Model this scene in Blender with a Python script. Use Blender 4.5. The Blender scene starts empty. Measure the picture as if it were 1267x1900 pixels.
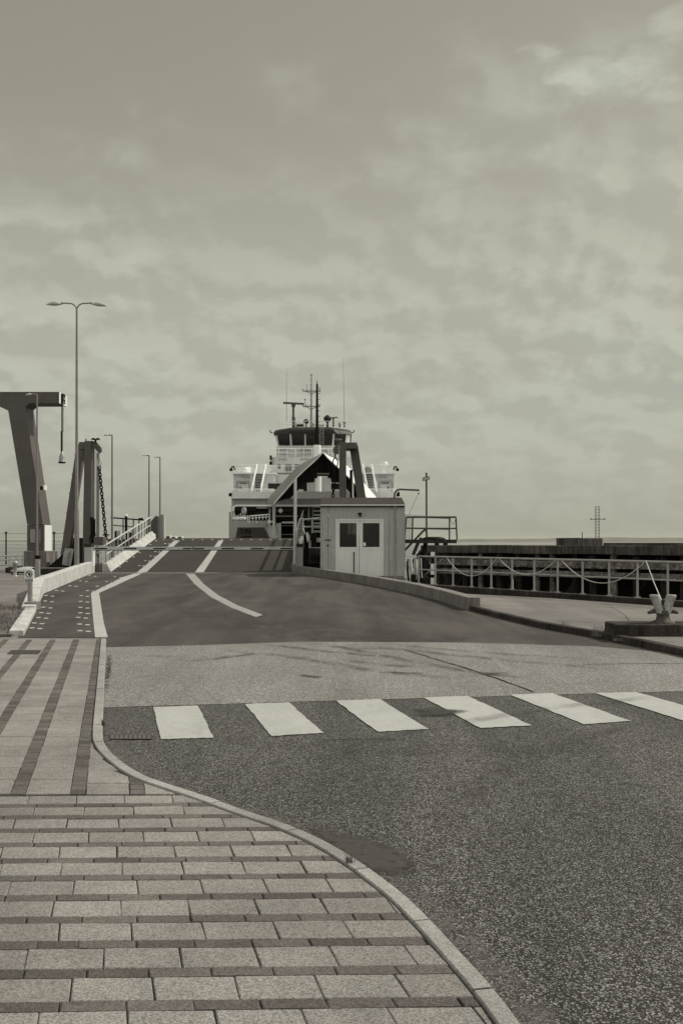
import bpy, bmesh, math, random
from mathutils import Vector, Matrix
random.seed(7)
sc = bpy.context.scene
C = sc.collection
R = math.radians

# ------------------------------------------------------------------ camera
F = 1900.0          # focal length in photo pixels (1267 x 1900)
HOR = 1005.0        # horizon row
CX = 633.5
H = 1.70            # eye height above the road
cam = bpy.data.cameras.new("camera")
cam.sensor_fit = 'VERTICAL'; cam.sensor_height = 36; cam.sensor_width = 24
cam.lens = 36.0
cam.shift_y = (HOR - 950.0) / 1900.0
cam.clip_start = 0.1; cam.clip_end = 30000
camo = bpy.data.objects.new("camera", cam); C.objects.link(camo)
camo.location = (0, 0, H); camo.rotation_euler = (R(90), 0, 0)
sc.camera = camo

# ------------------------------------------------------------------ light
SUN_EL, SUN_AZ = 44.0, 68.0      # azimuth clockwise from +Y (towards +X)
w = bpy.data.worlds.new("World"); sc.world = w; w.use_nodes = True
nt = w.node_tree; nt.nodes.clear()
def N(t, **k):
    n = nt.nodes.new(t)
    for a, b in k.items(): setattr(n, a, b)
    return n
def L(a, b): nt.links.new(a, b)
out = N('ShaderNodeOutputWorld'); bg = N('ShaderNodeBackground'); bg.inputs['Strength'].default_value = 0.1
sky = N('ShaderNodeTexSky', sky_type='NISHITA'); sky.sun_disc = False
sky.sun_elevation = R(SUN_EL); sky.sun_rotation = R(SUN_AZ); sky.air_density = 1.0; sky.dust_density = 1.5
bw = N('ShaderNodeRGBToBW'); L(sky.outputs[0], bw.inputs[0])
tc = N('ShaderNodeTexCoord'); sep = N('ShaderNodeSeparateXYZ'); L(tc.outputs['Generated'], sep.inputs[0])
def M(op, a, b=None, c=None, clamp=False):
    n = N('ShaderNodeMath', operation=op); n.use_clamp = clamp
    for i, v in enumerate((a, b, c)):
        if v is None: continue
        if isinstance(v, (int, float)): n.inputs[i].default_value = v
        else: L(v, n.inputs[i])
    return n.outputs[0]
def MR(v, a, b, c, d, smooth=False):
    n = N('ShaderNodeMapRange'); n.clamp = True
    if smooth: n.interpolation_type = 'SMOOTHSTEP'
    L(v, n.inputs['Value'])
    for k, x in zip(('From Min', 'From Max', 'To Min', 'To Max'), (a, b, c, d)): n.inputs[k].default_value = x
    return n.outputs[0]
zz = M('MAXIMUM', sep.outputs['Z'], 0.0)
den = M('ADD', zz, 0.55)
px_ = M('DIVIDE', sep.outputs['X'], den); py_ = M('DIVIDE', sep.outputs['Y'], den)
comb = N('ShaderNodeCombineXYZ'); L(px_, comb.inputs[0]); L(py_, comb.inputs[1])
def noise(vec, scale, detail, rough=0.55, dist=0.0, off=(0, 0, 0), sc3=(1, 1, 1)):
    m = N('ShaderNodeMapping'); m.inputs['Location'].default_value = off; m.inputs['Scale'].default_value = sc3
    L(vec, m.inputs[0])
    n = N('ShaderNodeTexNoise'); n.inputs['Scale'].default_value = scale; n.inputs['Detail'].default_value = detail
    n.inputs['Roughness'].default_value = rough; n.inputs['Distortion'].default_value = dist
    L(m.outputs[0], n.inputs['Vector']); return n.outputs[0]
OX, OY = 3.3, 1.2
big = noise(comb.outputs[0], 2.6, 3, 0.5, 0.1, (OX, OY, 0))
PA = dict(scale=9.5, detail=9, rough=0.52, dist=0.12)
puf = noise(comb.outputs[0], off=(OX, OY, 0), **PA)
puf2 = noise(comb.outputs[0], off=(OX + .012, OY - .022, 0), **PA)
wisp = noise(comb.outputs[0], 3.6, 8, 0.62, 0.5, (1.4, 7.2, 0), (.6, 1.5, 1))
# cover grows towards the horizon and towards +X
cov = MR(zz, 0.10, 0.46, 0.27, -0.085)
den2 = M('ADD', M('ADD', M('ADD', M('MULTIPLY', big, .38), M('MULTIPLY', puf, .50)), M('MULTIPLY', wisp, .12)), M('ADD', cov, M('MULTIPLY', sep.outputs['X'], .13)))
mask = M('MULTIPLY', MR(den2, 0.44, 0.74, 0.0, 1.0, True), MR(zz, .18, .40, 1.0, .72))
shade = MR(M('SUBTRACT', puf, puf2), -.06, .06, 0.88, 1.10)
shade = M('MULTIPLY', shade, MR(wisp, .35, .65, .95, 1.04))
shade = M('ADD', 1.0, M('MULTIPLY', M('SUBTRACT', shade, 1.0), MR(zz, .05, .28, .45, 1.0)))
# small separate clouds low over the sea
low = noise(comb.outputs[0], 3.2, 6, 0.55, 0.2, (4.3, 2.2, 0), (1.2, .9, 1))
lowm = M('MULTIPLY', MR(low, 0.52, 0.62, 0, 1.0, True), M('MULTIPLY', MR(zz, 0.014, 0.03, 0, 1), MR(zz, 0.05, 0.075, 1, 0)))
maskh = M('MULTIPLY', M('MAXIMUM', mask, MR(zz, 0.15, 0.40, 0.90, 0.0, True)), MR(zz, 0.0, 0.10, 0.35, 1.0))
def spot(x0, z0, rx, rz, k):     # one particular cloud standing at a given direction
    a = M('DIVIDE', M('SUBTRACT', sep.outputs['X'], x0), rx); b = M('DIVIDE', M('SUBTRACT', sep.outputs['Z'], z0), rz)
    d = M('SQRT', M('ADD', M('MULTIPLY', a, a), M('MULTIPLY', b, b)))
    f = M('ADD', M('SUBTRACT', 1.0, d), M('MULTIPLY', M('SUBTRACT', spn, .5), 3.2))
    return M('MULTIPLY', M('MULTIPLY', MR(f, .05, .95, 0.0, k, True), MR(sep.outputs['Y'], 0, .2, 0, 1)), MR(d, .9, 1.7, 1, 0))
cs = N('ShaderNodeCombineXYZ'); L(M('MULTIPLY', sep.outputs['X'], 1.0), cs.inputs[0]); L(M('MULTIPLY', sep.outputs['Z'], 2.2), cs.inputs[1])
spn = noise(cs.outputs[0], 16.0, 8, 0.55, 0.2, (3.1, .7, 0))
maskf = M('MAXIMUM', M('MAXIMUM', maskh, lowm), M('MAXIMUM', spot(.245, .402, .105, .032, 1.0), spot(.290, .0400, .040, .011, 1.0)))
maskf = M('MAXIMUM', maskf, spot(.285, .435, .04, .018, .7))
horiz = M('MULTIPLY', MR(zz, 0.0, 0.25, 0.72, 1.0), MR(zz, .22, .48, 1.10, 1.0))
# unseen sky overhead and behind the viewer, brightened as added fill for front faces
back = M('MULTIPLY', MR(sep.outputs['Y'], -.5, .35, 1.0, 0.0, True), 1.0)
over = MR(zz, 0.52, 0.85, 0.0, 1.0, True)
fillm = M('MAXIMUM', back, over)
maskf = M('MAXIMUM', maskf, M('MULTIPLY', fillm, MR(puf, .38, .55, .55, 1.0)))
CLD = 4.45
lift = M('MULTIPLY', M('POWER', bw.outputs[0], 0.45), horiz)
skyc = N('ShaderNodeCombineXYZ')
for i, t in enumerate((1.05, 1.0, 0.83)): L(M('MULTIPLY', lift, t * 1.79), skyc.inputs[i])
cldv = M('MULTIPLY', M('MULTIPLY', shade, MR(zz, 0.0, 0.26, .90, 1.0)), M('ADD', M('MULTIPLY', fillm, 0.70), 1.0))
cldc = N('ShaderNodeCombineXYZ')
for i, t in enumerate((0.985, 1.0, 0.84)): L(M('MULTIPLY', cldv, t * CLD), cldc.inputs[i])
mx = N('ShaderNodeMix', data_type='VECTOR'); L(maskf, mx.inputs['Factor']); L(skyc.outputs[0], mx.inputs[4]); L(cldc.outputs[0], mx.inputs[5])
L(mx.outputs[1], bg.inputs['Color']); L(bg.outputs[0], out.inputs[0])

sun = bpy.data.lights.new("sun", 'SUN'); sun.energy = 3.2; sun.angle = R(0.5); sun.color = (1.0, 0.965, 0.81)
so = bpy.data.objects.new("sun", sun); C.objects.link(so)
sd = Vector((math.sin(R(SUN_AZ)) * math.cos(R(SUN_EL)), math.cos(R(SUN_AZ)) * math.cos(R(SUN_EL)), math.sin(R(SUN_EL))))
so.rotation_euler = sd.to_track_quat('Z', 'Y').to_euler(); so.location = (20, 10, 30)
sc.view_settings.view_transform = 'Standard'; sc.view_settings.look = 'None'
sc.view_settings.exposure = 0.15; sc.view_settings.gamma = 1.0
sc.view_settings.use_curve_mapping = False

# ------------------------------------------------------------------ helpers
def P(px, py, Y): return Vector(((px - CX) / F * Y, Y, H - (py - HOR) / F * Y))
def G(px, py, z=0.0):
    Y = F * (H - z) / (py - HOR); return Vector(((px - CX) / F * Y, Y, z))
HINGE_Y, SLOPE = 55.7, 0.14
def RP(px, py, dz=0.0):     # point on the sloping ramp
    Y = (H - dz + SLOPE * HINGE_Y) / (SLOPE + (py - HOR) / F)
    return Vector(((px - CX) / F * Y, Y, SLOPE * (Y - HINGE_Y) + dz))

class MB:
    def __init__(s): s.v = []; s.f = []; s.m = []; s.sm = []
    def add(s, vs, fs, m=0, smooth=False):
        b = len(s.v); s.v += [Vector(x) for x in vs]
        for f in fs: s.f.append([b + i for i in f]); s.m.append(m); s.sm.append(smooth)
        return s
    def box(s, x0, x1, y0, y1, z0, z1, m=0):
        vs = [(x, y, z) for z in (z0, z1) for y in (y0, y1) for x in (x0, x1)]
        return s.add(vs, [(0, 2, 3, 1), (4, 5, 7, 6), (0, 1, 5, 4), (2, 6, 7, 3), (0, 4, 6, 2), (1, 3, 7, 5)], m)
    def pbox(s, px0, py0, px1, py1, Y, d, m=0):   # box whose front face spans those rows/columns at distance Y
        a = P(px0, py0, Y); b = P(px1, py1, Y)
        return s.box(min(a.x, b.x), max(a.x, b.x), Y, Y + d, min(a.z, b.z), max(a.z, b.z), m)
    def obox(s, c, ux, uy, uz, m=0):
        c = Vector(c); ux = Vector(ux); uy = Vector(uy); uz = Vector(uz)
        vs = [c + ux * a + uy * b + uz * d for d in (-.5, .5) for b in (-.5, .5) for a in (-.5, .5)]
        return s.add(vs, [(0, 2, 3, 1), (4, 5, 7, 6), (0, 1, 5, 4), (2, 6, 7, 3), (0, 4, 6, 2), (1, 3, 7, 5)], m)
    def bar(s, a, b, w_, h_, up=(0, 0, 1), m=0):    # rectangular bar a-b
        a = Vector(a); b = Vector(b); d = b - a; u = Vector(up)
        side = d.cross(u)
        if side.length < 1e-5: side = d.cross(Vector((0, 1, 0)))
        side.normalize(); u2 = side.cross(d).normalized()
        return s.obox((a + b) / 2, side * w_, d, u2 * h_, m)
    def tube(s, pts, r, n=8, m=0, closed=False, caps=True):
        pts = [Vector(p) for p in pts]; k = len(pts)
        rs = r if isinstance(r, (list, tuple)) else [r] * k
        vs = []; prev = None
        for i, p in enumerate(pts):
            if closed: t = (pts[(i + 1) % k] - pts[i - 1]).normalized()
            elif i == 0: t = (pts[1] - p).normalized()
            elif i == k - 1: t = (p - pts[-2]).normalized()
            else:
                t = ((pts[i + 1] - p).normalized() + (p - pts[i - 1]).normalized())
                t = t.normalized() if t.length > 1e-6 else (pts[i + 1] - p).normalized()
            if prev is None:
                a = Vector((0, 0, 1)) if abs(t.z) < .9 else Vector((0, 1, 0))
                u = t.cross(a).normalized()
            else:
                u = prev - t * prev.dot(t)
                u = u.normalized() if u.length > 1e-6 else t.orthogonal().normalized()
            prev = u; v = t.cross(u)
            for j in range(n):
                an = 2 * math.pi * j / n; vs.append(p + (u * math.cos(an) + v * math.sin(an)) * rs[i])
        fs = []
        for i in range(k if closed else k - 1):
            i2 = (i + 1) % k
            for j in range(n):
                fs.append((i * n + j, i * n + (j + 1) % n, i2 * n + (j + 1) % n, i2 * n + j))
        s.add(vs, fs, m, True)
        if caps and not closed:
            s.add(vs[:n], [tuple(reversed(range(n)))], m); s.add(vs[-n:], [tuple(range(n))], m)
        return s
    def prism(s, poly, z0, z1, m=0):
        n = len(poly); zt = z1 if isinstance(z1, (list, tuple)) else [z1] * n
        area = sum(poly[i][0] * poly[(i + 1) % n][1] - poly[(i + 1) % n][0] * poly[i][1] for i in range(n))
        if area < 0: poly = list(reversed(poly)); zt = list(reversed(zt))
        vs = [(p[0], p[1], z0) for p in poly] + [(p[0], p[1], z) for p, z in zip(poly, zt)]
        fs = [tuple(reversed(range(n))), tuple(range(n, 2 * n))] + [(i, (i + 1) % n, n + (i + 1) % n, n + i) for i in range(n)]
        return s.add(vs, fs, m)
    def yprism(s, pts, Y0, Y1, m=0):   # outline in x,z extruded along y
        n = len(pts)
        area = sum(pts[i][0] * pts[(i + 1) % n][1] - pts[(i + 1) % n][0] * pts[i][1] for i in range(n))
        if area < 0: pts = list(reversed(pts))
        vs = [(p[0], Y0, p[1]) for p in pts] + [(p[0], Y1, p[1]) for p in pts]
        fs = [tuple(range(n)), tuple(reversed(range(n, 2 * n)))] + [((i + 1) % n, i, n + i, n + (i + 1) % n) for i in range(n)]
        return s.add(vs, fs, m)
    def poly(s, pts, m=0): return s.add(pts, [tuple(range(len(pts)))], m)
    def lathe(s, c, prof, n=16, m=0, axis='Z'):
        c = Vector(c); vs = []
        for r, z in prof:
            for j in range(n):
                a = 2 * math.pi * j / n
                if axis == 'Z': vs.append(c + Vector((r * math.cos(a), r * math.sin(a), z)))
                elif axis == 'Y': vs.append(c + Vector((r * math.cos(a), z, r * math.sin(a))))
                else: vs.append(c + Vector((z, r * math.cos(a), r * math.sin(a))))
        k = len(prof); fs = [(i * n + j, i * n + (j + 1) % n, (i + 1) * n + (j + 1) % n, (i + 1) * n + j) for i in range(k - 1) for j in range(n)]
        s.add(vs, fs, m, True)
        s.add(vs[:n], [tuple(reversed(range(n)))], m); s.add(vs[-n:], [tuple(range(n))], m)
        return s
    def sweep(s, path, wl, z0, z1, gap=0.0, m=0, wr=0.0):
        """wall along a ground path: wl metres to the left, wr to the right; z1 may be a list"""
        k = len(path); pts = [Vector((p[0], p[1])) for p in path]
        zt = z1 if isinstance(z1, (list, tuple)) else [z1] * k
        nor = []
        for i in range(k):
            a = pts[max(i - 1, 0)]; b = pts[min(i + 1, k - 1)]; d = (b - a).normalized(); nor.append(Vector((-d.y, d.x)))
        for i in range(k - 1):
            a, b = pts[i], pts[i + 1]; d = (b - a).normalized() * gap * .5
            q = [a + d - nor[i] * wr, b - d - nor[i + 1] * wr, b - d + nor[i + 1] * wl, a + d + nor[i] * wl]
            s.prism([tuple(x) for x in q], z0, [zt[i], zt[i + 1], zt[i + 1], zt[i]], m)
        return s
    def build(s, name, mat, parent=None, bevel=0.0, origin=None):
        me = bpy.data.meshes.new(name)
        if parent is None:
            if origin is None:
                xs = [v.x for v in s.v]; ys = [v.y for v in s.v]; zs = [v.z for v in s.v]
                origin = Vector(((min(xs) + max(xs)) / 2, (min(ys) + max(ys)) / 2, min(zs)))
            org = Vector(origin)
        else:
            org = Vector((0, 0, 0)); p = parent
            while p is not None: org += p.location; p = p.parent
        me.from_pydata([tuple(v - org) for v in s.v], [], s.f)
        mats = mat if isinstance(mat, (list, tuple)) else [mat]
        for mm in mats: me.materials.append(mm)
        me.polygons.foreach_set('material_index', s.m); me.polygons.foreach_set('use_smooth', s.sm)
        me.validate(); me.update()
        o = bpy.data.objects.new(name, me); C.objects.link(o)
        if parent is None: o.location = org
        else: o.parent = parent
        if bevel > 0:
            b = o.modifiers.new('bevel', 'BEVEL'); b.width = bevel; b.segments = 2; b.limit_method = 'ANGLE'; b.angle_limit = R(40)
        return o

def tag(o, label=None, cat=None, group=None, kind=None):
    if label: o['label'] = label
    if cat: o['category'] = cat
    if group: o['group'] = group
    if kind: o['kind'] = kind
    return o
def thing(name, label, cat, loc=(0, 0, 0), group=None):
    o = bpy.data.objects.new(name, None); C.objects.link(o); o.location = Vector(loc); o.empty_display_size = .3
    return tag(o, label, cat, group)
def struct(name, mb, mat, label=None, cat=None, **k):
    return tag(mb.build(name, mat, **k), label or name.replace('_', ' '), cat or name.replace('_', ' '), None, 'structure')

# ------------------------------------------------------------------ materials
def tone(v):
    t = max(0, min(1, v / 0.34)); k = (1.20 * (1 - t) + 1.01 * t, 1.0, 0.99 * (1 - t) + 1.02 * t)
    return (v * k[0], v * k[1], v * k[2], 1)
class NT:
    def __init__(s, name):
        s.mat = bpy.data.materials.new(name); s.mat.use_nodes = True; s.t = s.mat.node_tree
        s.b = s.t.nodes['Principled BSDF']; s.tc = s.t.nodes.new('ShaderNodeTexCoord')
    def n(s, t, **k):
        x = s.t.nodes.new(t)
        for a, b in k.items(): setattr(x, a, b)
        return x
    def l(s, a, b): s.t.links.new(a, b)
    def noise(s, scale, detail=4, rough=.55, sc3=(1, 1, 1), dist=0, off=(0, 0, 0)):
        m = s.n('ShaderNodeMapping'); m.inputs['Scale'].default_value = sc3; m.inputs['Location'].default_value = off; s.l(s.tc.outputs['Object'], m.inputs[0])
        x = s.n('ShaderNodeTexNoise'); x.inputs['Scale'].default_value = scale; x.inputs['Detail'].default_value = detail
        x.inputs['Roughness'].default_value = rough; x.inputs['Distortion'].default_value = dist; s.l(m.outputs[0], x.inputs['Vector']); return x.outputs[0]
    def voro(s, scale, feature='F1', sc3=(1, 1, 1)):
        m = s.n('ShaderNodeMapping'); m.inputs['Scale'].default_value = sc3; s.l(s.tc.outputs['Object'], m.inputs[0])
        x = s.n('ShaderNodeTexVoronoi', feature=feature); x.inputs['Scale'].default_value = scale; s.l(m.outputs[0], x.inputs['Vector']); return x
    def math(s, op, a, b=None, clamp=False):
        x = s.n('ShaderNodeMath', operation=op); x.use_clamp = clamp
        for i, v in enumerate((a, b)):
            if v is None: continue
            if isinstance(v, (int, float)): x.inputs[i].default_value = v
            else: s.l(v, x.inputs[i])
        return x.outputs[0]
    def mr(s, v, a, b, c, d):
        x = s.n('ShaderNodeMapRange'); s.l(v, x.inputs['Value'])
        for k, y in zip(('From Min', 'From Max', 'To Min', 'To Max'), (a, b, c, d)): x.inputs[k].default_value = y
        return x.outputs[0]
    def mix(s, f, a, b):
        x = s.n('ShaderNodeMix', data_type='RGBA')
        if isinstance(f, (int, float)): x.inputs['Factor'].default_value = f
        else: s.l(f, x.inputs['Factor'])
        for i, v in ((6, a), (7, b)):
            if isinstance(v, tuple): x.inputs[i].default_value = v
            else: s.l(v, x.inputs[i])
        return x.outputs[2]
    def mul(s, col, f):
        x = s.n('ShaderNodeVectorMath', operation='SCALE')
        if isinstance(col, tuple): x.inputs[0].default_value = col[:3]
        else: s.l(col, x.inputs[0])
        s.l(f, x.inputs['Scale']); return x.outputs[0]
    def fin(s, col, rough, bump=None, bs=.3, bd=.01, metal=0, spec=.5):
        if isinstance(col, tuple): s.b.inputs['Base Color'].default_value = col
        else: s.l(col, s.b.inputs['Base Color'])
        s.b.inputs['Roughness'].default_value = rough; s.b.inputs['Metallic'].default_value = metal; s.b.inputs['Specular IOR Level'].default_value = spec
        if bump is not None:
            x = s.n('ShaderNodeBump'); x.inputs['Strength'].default_value = bs; x.inputs['Distance'].default_value = bd
            s.l(bump, x.inputs['Height']); s.l(x.outputs[0], s.b.inputs['Normal'])
        return s.mat

def simple(name, v, rough=.6, var=.18, scale=1.5, fine=.12, fscale=60, streak=0.0, bs=.2, metal=0, rust=0.0, spec=.22):
    q = NT(name)
    a = q.mr(q.noise(scale, 5), .3, .7, 1 - var, 1 + var)
    b = q.mr(q.noise(fscale, 2), .3, .7, 1 - fine, 1 + fine)
    f = q.math('MULTIPLY', a, b)
    if streak: f = q.math('MULTIPLY', f, q.mr(q.noise(3, 4, .6, (3, 3, .25)), .35, .7, 1 + streak * .3, 1 - streak))
    col = q.mul(tone(v), f)
    if rust:
        col = q.mix(q.math('MULTIPLY', q.mr(q.noise(2.5, 8, .7), .55, .68, 0, 1), rust, True), col, tone(.07))
    return q.fin(col, rough, q.noise(fscale, 3), bs, .004, metal, spec)

def asphalt(name, dark, light, thr, cell=95, big=.15, rough=.9, tracks=0.0, bumpy=.5, patch=0.0, grain=.2):
    q = NT(name)
    v = q.voro(cell); s = q.n('ShaderNodeSeparateColor'); q.l(v.outputs['Color'], s.inputs[0])
    st = q.mr(s.outputs[0], thr, min(thr + .25, 1.0), 0, 1); st.node.clamp = True
    v2 = q.voro(cell * 2.3); s2 = q.n('ShaderNodeSeparateColor'); q.l(v2.outputs['Color'], s2.inputs[0])
    base = q.mul(tone(dark), q.mr(s2.outputs[1], 0, 1, .65, 1.35))
    edge = q.mr(v.outputs['Distance'], .1, .62, 1, .25)
    col = q.mix(q.math('MULTIPLY', st, edge, True), base, q.mul(tone(light), q.mr(s.outputs[1], 0, 1, .65, 1.2)))
    f = q.mr(q.noise(.45, 6, .6), .3, .7, 1 - big, 1 + big)
    f = q.math('MULTIPLY', f, q.mr(q.noise(6, 4, .6), .3, .7, .93, 1.07))
    f = q.math('MULTIPLY', f, q.mr(q.noise(58, 3, .8), .34, .66, 1 - grain, 1 + grain))
    f = q.math('MULTIPLY', f, q.mr(q.noise(22, 2, .8, (1, .5, 1)), .34, .66, 1 - grain * .5, 1 + grain * .5))
    if tracks:
        t = q.noise(1.0, 4, .6, (1.1, .10, 1), .35, (3, 2, 0))
        f = q.math('MULTIPLY', f, q.mr(t, .38, .66, 1 + tracks * .35, 1 - tracks))
    if patch:
        t = q.noise(.9, 8, .68, (1, 1, 1), .8, (5, 1, 0)); x = q.mr(t, .62, .72, 1, 1 - patch); x.node.clamp = True
        f = q.math('MULTIPLY', f, x)
    return q.fin(q.mul(col, f), rough, v.outputs['Distance'], bumpy, .006, spec=.25)

m_coarse = asphalt('coarse_asphalt', .026, .42, .55, 135, .16, tracks=.30, bumpy=.8, patch=.15, grain=.45)
m_light = asphalt('worn_light_asphalt', .090, .48, .33, 110, .12, tracks=.18, bumpy=.4, patch=.18, grain=.42)
m_smooth = asphalt('smooth_dark_asphalt', .038, .115, .45, 140, .20, tracks=.42, bumpy=.3, grain=.32)
m_quay = asphalt('quay_concrete_surface', .12, .27, .35, 130, .2, tracks=.22, bumpy=.25, patch=.35)
m_patch = asphalt('tar_patch', .045, .10, .5, 160, .1, bumpy=.2)
m_rampdeck = asphalt('ramp_deck_coating', .027, .056, .5, 150, .12, tracks=.12, bumpy=.2)
m_crack = simple('crack', .018, .95)

def stone(name, lo, hi, spk):
    q = NT(name)
    at = q.n('ShaderNodeAttribute'); at.attribute_name = 'tint'
    base = q.mix(at.outputs['Fac'], tone(lo), tone(hi))
    v = q.voro(170); s = q.n('ShaderNodeSeparateColor'); q.l(v.outputs['Color'], s.inputs[0])
    f = q.mr(s.outputs[0], 0, 1, 1 - spk, 1 + spk)
    pit = q.mr(q.noise(95, 4, .75), .58, .66, 1, .30); pit.node.clamp = True
    f = q.math('MULTIPLY', f, pit)
    f = q.math('MULTIPLY', f, q.mr(q.noise(3.2, 6, .65), .3, .7, .86, 1.12))
    st = q.mr(q.noise(7, 5, .6, (1, 1, 1), .5, (4, 4, 0)), .64, .74, 1, .72); st.node.clamp = True
    f = q.math('MULTIPLY', f, st)
    f = q.math('MULTIPLY', f, q.mr(q.noise(.9, 5, .6, (1, 1, 1), .4, (8, 3, 0)), .35, .68, 1.10, .80))
    return q.fin(q.mul(base, f), .88, q.noise(160, 4, .7), .45, .004, spec=.25)
m_slab = stone('paving_slab', .180, .225, .42)
m_brick = stone('dark_paving_brick', .062, .112, .42)
q = NT('joint_sand'); _v = q.mr(q.noise(130, 4, .8), .56, .62, 0, 1); _v.node.clamp = True
m_joint = q.fin(q.mix(_v, tone(.022), tone(.36)), .95)
m_kerb = stone('kerb_concrete', .22, .29, .30)
m_paint = None
def paint(name, v, wear=.5):
    q = NT(name); q.b.inputs['Roughness'].default_value = .7
    f = q.math('MULTIPLY', q.mr(q.noise(14, 6, .7), .3, .75, 1.08, .84), q.mr(q.noise(1.6, 6, .65, (1, .4, 1), .5), .40, .70, 1.03, .88))
    n1 = q.mr(q.noise(70, 6, .8), .54, .62, 0, 1); n1.node.clamp = True
    n2 = q.mr(q.noise(2.2, 5, .6), .42, .62, 0, 1); n2.node.clamp = True
    wv = q.math('MULTIPLY', n1, q.math('MULTIPLY', n2, wear), True)
    return q.fin(q.mix(wv, q.mul(tone(v), f), tone(.12)), .7, q.noise(120, 3), .3, .003, spec=.3)
m_line = paint('white_road_paint', .375, .9)
m_line2 = paint('worn_road_paint', .27, 1.0)
m_conc = simple('pale_concrete', .44, .85, .22, 1.6, .20, 16, streak=.14, bs=.3)
m_concg = simple('grey_concrete', .175, .88, .22, 1.0, .2, 60, streak=.4, bs=.35)
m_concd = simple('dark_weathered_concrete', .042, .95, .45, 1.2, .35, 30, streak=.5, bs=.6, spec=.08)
m_cap = simple('stained_pier_cap', .080, .9, .5, .8, .35, 30, streak=.6, bs=.5, spec=.08)
m_timber = simple('tarred_timber', .030, .95, .5, 2.0, .3, 30, streak=.5, bs=.6, spec=.05)
m_timberl = simple('weathered_timber', .135, .9, .6, 3.0, .5, 12, streak=.3, bs=.8, rust=1.0, spec=.1)
m_steel = simple('brown_painted_steel', .088, .5, .12, .8, .08, 50, streak=.15, rust=.25)
m_steell = simple('grey_painted_steel', .30, .45, .12, .8, .08, 50, streak=.15)
m_galv = simple('galvanised_steel', .30, .42, .18, 3, .12, 60, metal=.35)
m_galvw = simple('white_painted_rail', .48, .45, .12, 2, .1, 60, rust=.35)
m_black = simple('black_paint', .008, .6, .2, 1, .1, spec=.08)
m_dark = simple('dark_rubber', .022, .8, .3, 3, .2)
m_booth = simple('booth_cladding', .38, .6, .08, .8, .10, 14, streak=.10)
m_boothd = simple('booth_door_paint', .68, .5, .07, 1, .05, 50, streak=.08)
m_roof = simple('dark_roofing', .040, .85, .15, 3, .15, 30, spec=.1)
m_ship = simple('ship_white_paint', .80, .4, .08, .3, .05, 8, streak=.12)
m_shipg = simple('ship_grey_paint', .36, .5, .12, .3, .06, 8, streak=.15)
m_house = simple('ship_house_paint', .60, .45, .10, .3, .08, 6, streak=.2)
m_visshade = simple('visor_shade_grey', .20, .5, .15, .4, .06, 8, streak=.2)  # darker colour that paints the shade on the visor's left blade
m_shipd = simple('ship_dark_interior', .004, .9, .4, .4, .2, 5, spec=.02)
m_shipc = simple('ship_dark_roof_band', .030, .5, .15, .4, .1, 8, spec=.15)
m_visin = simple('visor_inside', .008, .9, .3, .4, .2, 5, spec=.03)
m_pole = simple('lamp_pole_paint', .20, .4, .1, 3, .08, 60, metal=.2)
m_lampw = simple('lamp_head_shell', .42, .35, .1, 3, .08, 60)
q = NT('window_glass'); m_glass = q.fin(tone(.012), .06, q.noise(1.5, 2), .05, .01, spec=.22)
q = NT('clear_pane'); q.fin(tone(.02), .05, spec=.4); _tr = q.n('ShaderNodeBsdfTransparent'); _tr.inputs[0].default_value = (.75, .75, .70, 1); _mx = q.n('ShaderNodeMixShader'); _mx.inputs[0].default_value = .45
q.l(_tr.outputs[0], _mx.inputs[1]); q.l(q.b.outputs[0], _mx.inputs[2]); q.l(_mx.outputs[0], q.t.nodes['Material Output'].inputs[0]); m_clear = q.mat
q = NT('sea_water'); m_water = q.fin(tone(.035), .12, q.noise(.9, 8, .65, (1, 2.2, 1)), .55, .35, spec=.5)
q = NT('hill_cover'); m_hill = q.fin(q.mul(tone(.06), q.mr(q.noise(.004, 6), .3, .7, .6, 1.5)), .95)
q = NT('dry_grass'); m_grass = q.fin(q.mul(tone(.13), q.mr(q.noise(9, 5), .3, .7, .5, 1.6)), .9)
q = NT('soil'); m_soil = q.fin(q.mul(tone(.10), q.mr(q.noise(14, 8, .7), .3, .7, .5, 1.5)), .95, q.noise(30, 6, .7), .7, .03)

# ------------------------------------------------------------------ land, water, far shore
def pts2(*a, z=0.0): return [tuple(G(x, y, z).xy) for x, y in a]
railA = G(840, 1087, .25); railB = G(1238, 1113, .25)
rd = Vector((railB.x - railA.x, railB.y - railA.y, 0)); rstep = rd / 9.0; rdir = rd.normalized(); rn = Vector((-rdir.y, rdir.x, 0))
if rn.x < 0: rn = -rn       # towards the water
def RL(t, off=0.0, z=0.0):    # along the water edge, t in post steps
    p = railA + rstep * t + rn * off; return Vector((p.x, p.y, z))
eL = RL(-2.4, .18); eR = RL(30, .18)
rk = pts2((541, 1062.5), (560, 1065.0), (590, 1069.5), (618, 1074), (663, 1081.5), (708, 1090), (763, 1101.5), (815, 1115), (868, 1131.5), (905, 1142), (945, 1152), (1000, 1165), (1065, 1177), (1130, 1189), (1195, 1203), (1262, 1218)) + [(5.45, 12.0), (5.9, 9), (6.2, 4), (6.4, -6), (6.6, -40)]
land = [(-90, -40)] + [(x + .12, y) for x, y in reversed(rk)] + [(rk[0][0] + .12, 55.6), (-14.6, 55.6), (-14.6, 64), (-90, 64)]
mb = MB().prism(land, -3.4, 0.0)
struct('quay', mb, [m_quay], 'grey concrete quay the road runs across', 'quay')
mb = MB(); mb.poly([(-9000, -300, -2.2), (9000, -300, -2.2), (9000, 14000, -2.2), (-9000, 14000, -2.2)])
struct('water', mb, m_water, 'calm grey sea water of the harbour', 'sea')
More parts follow.
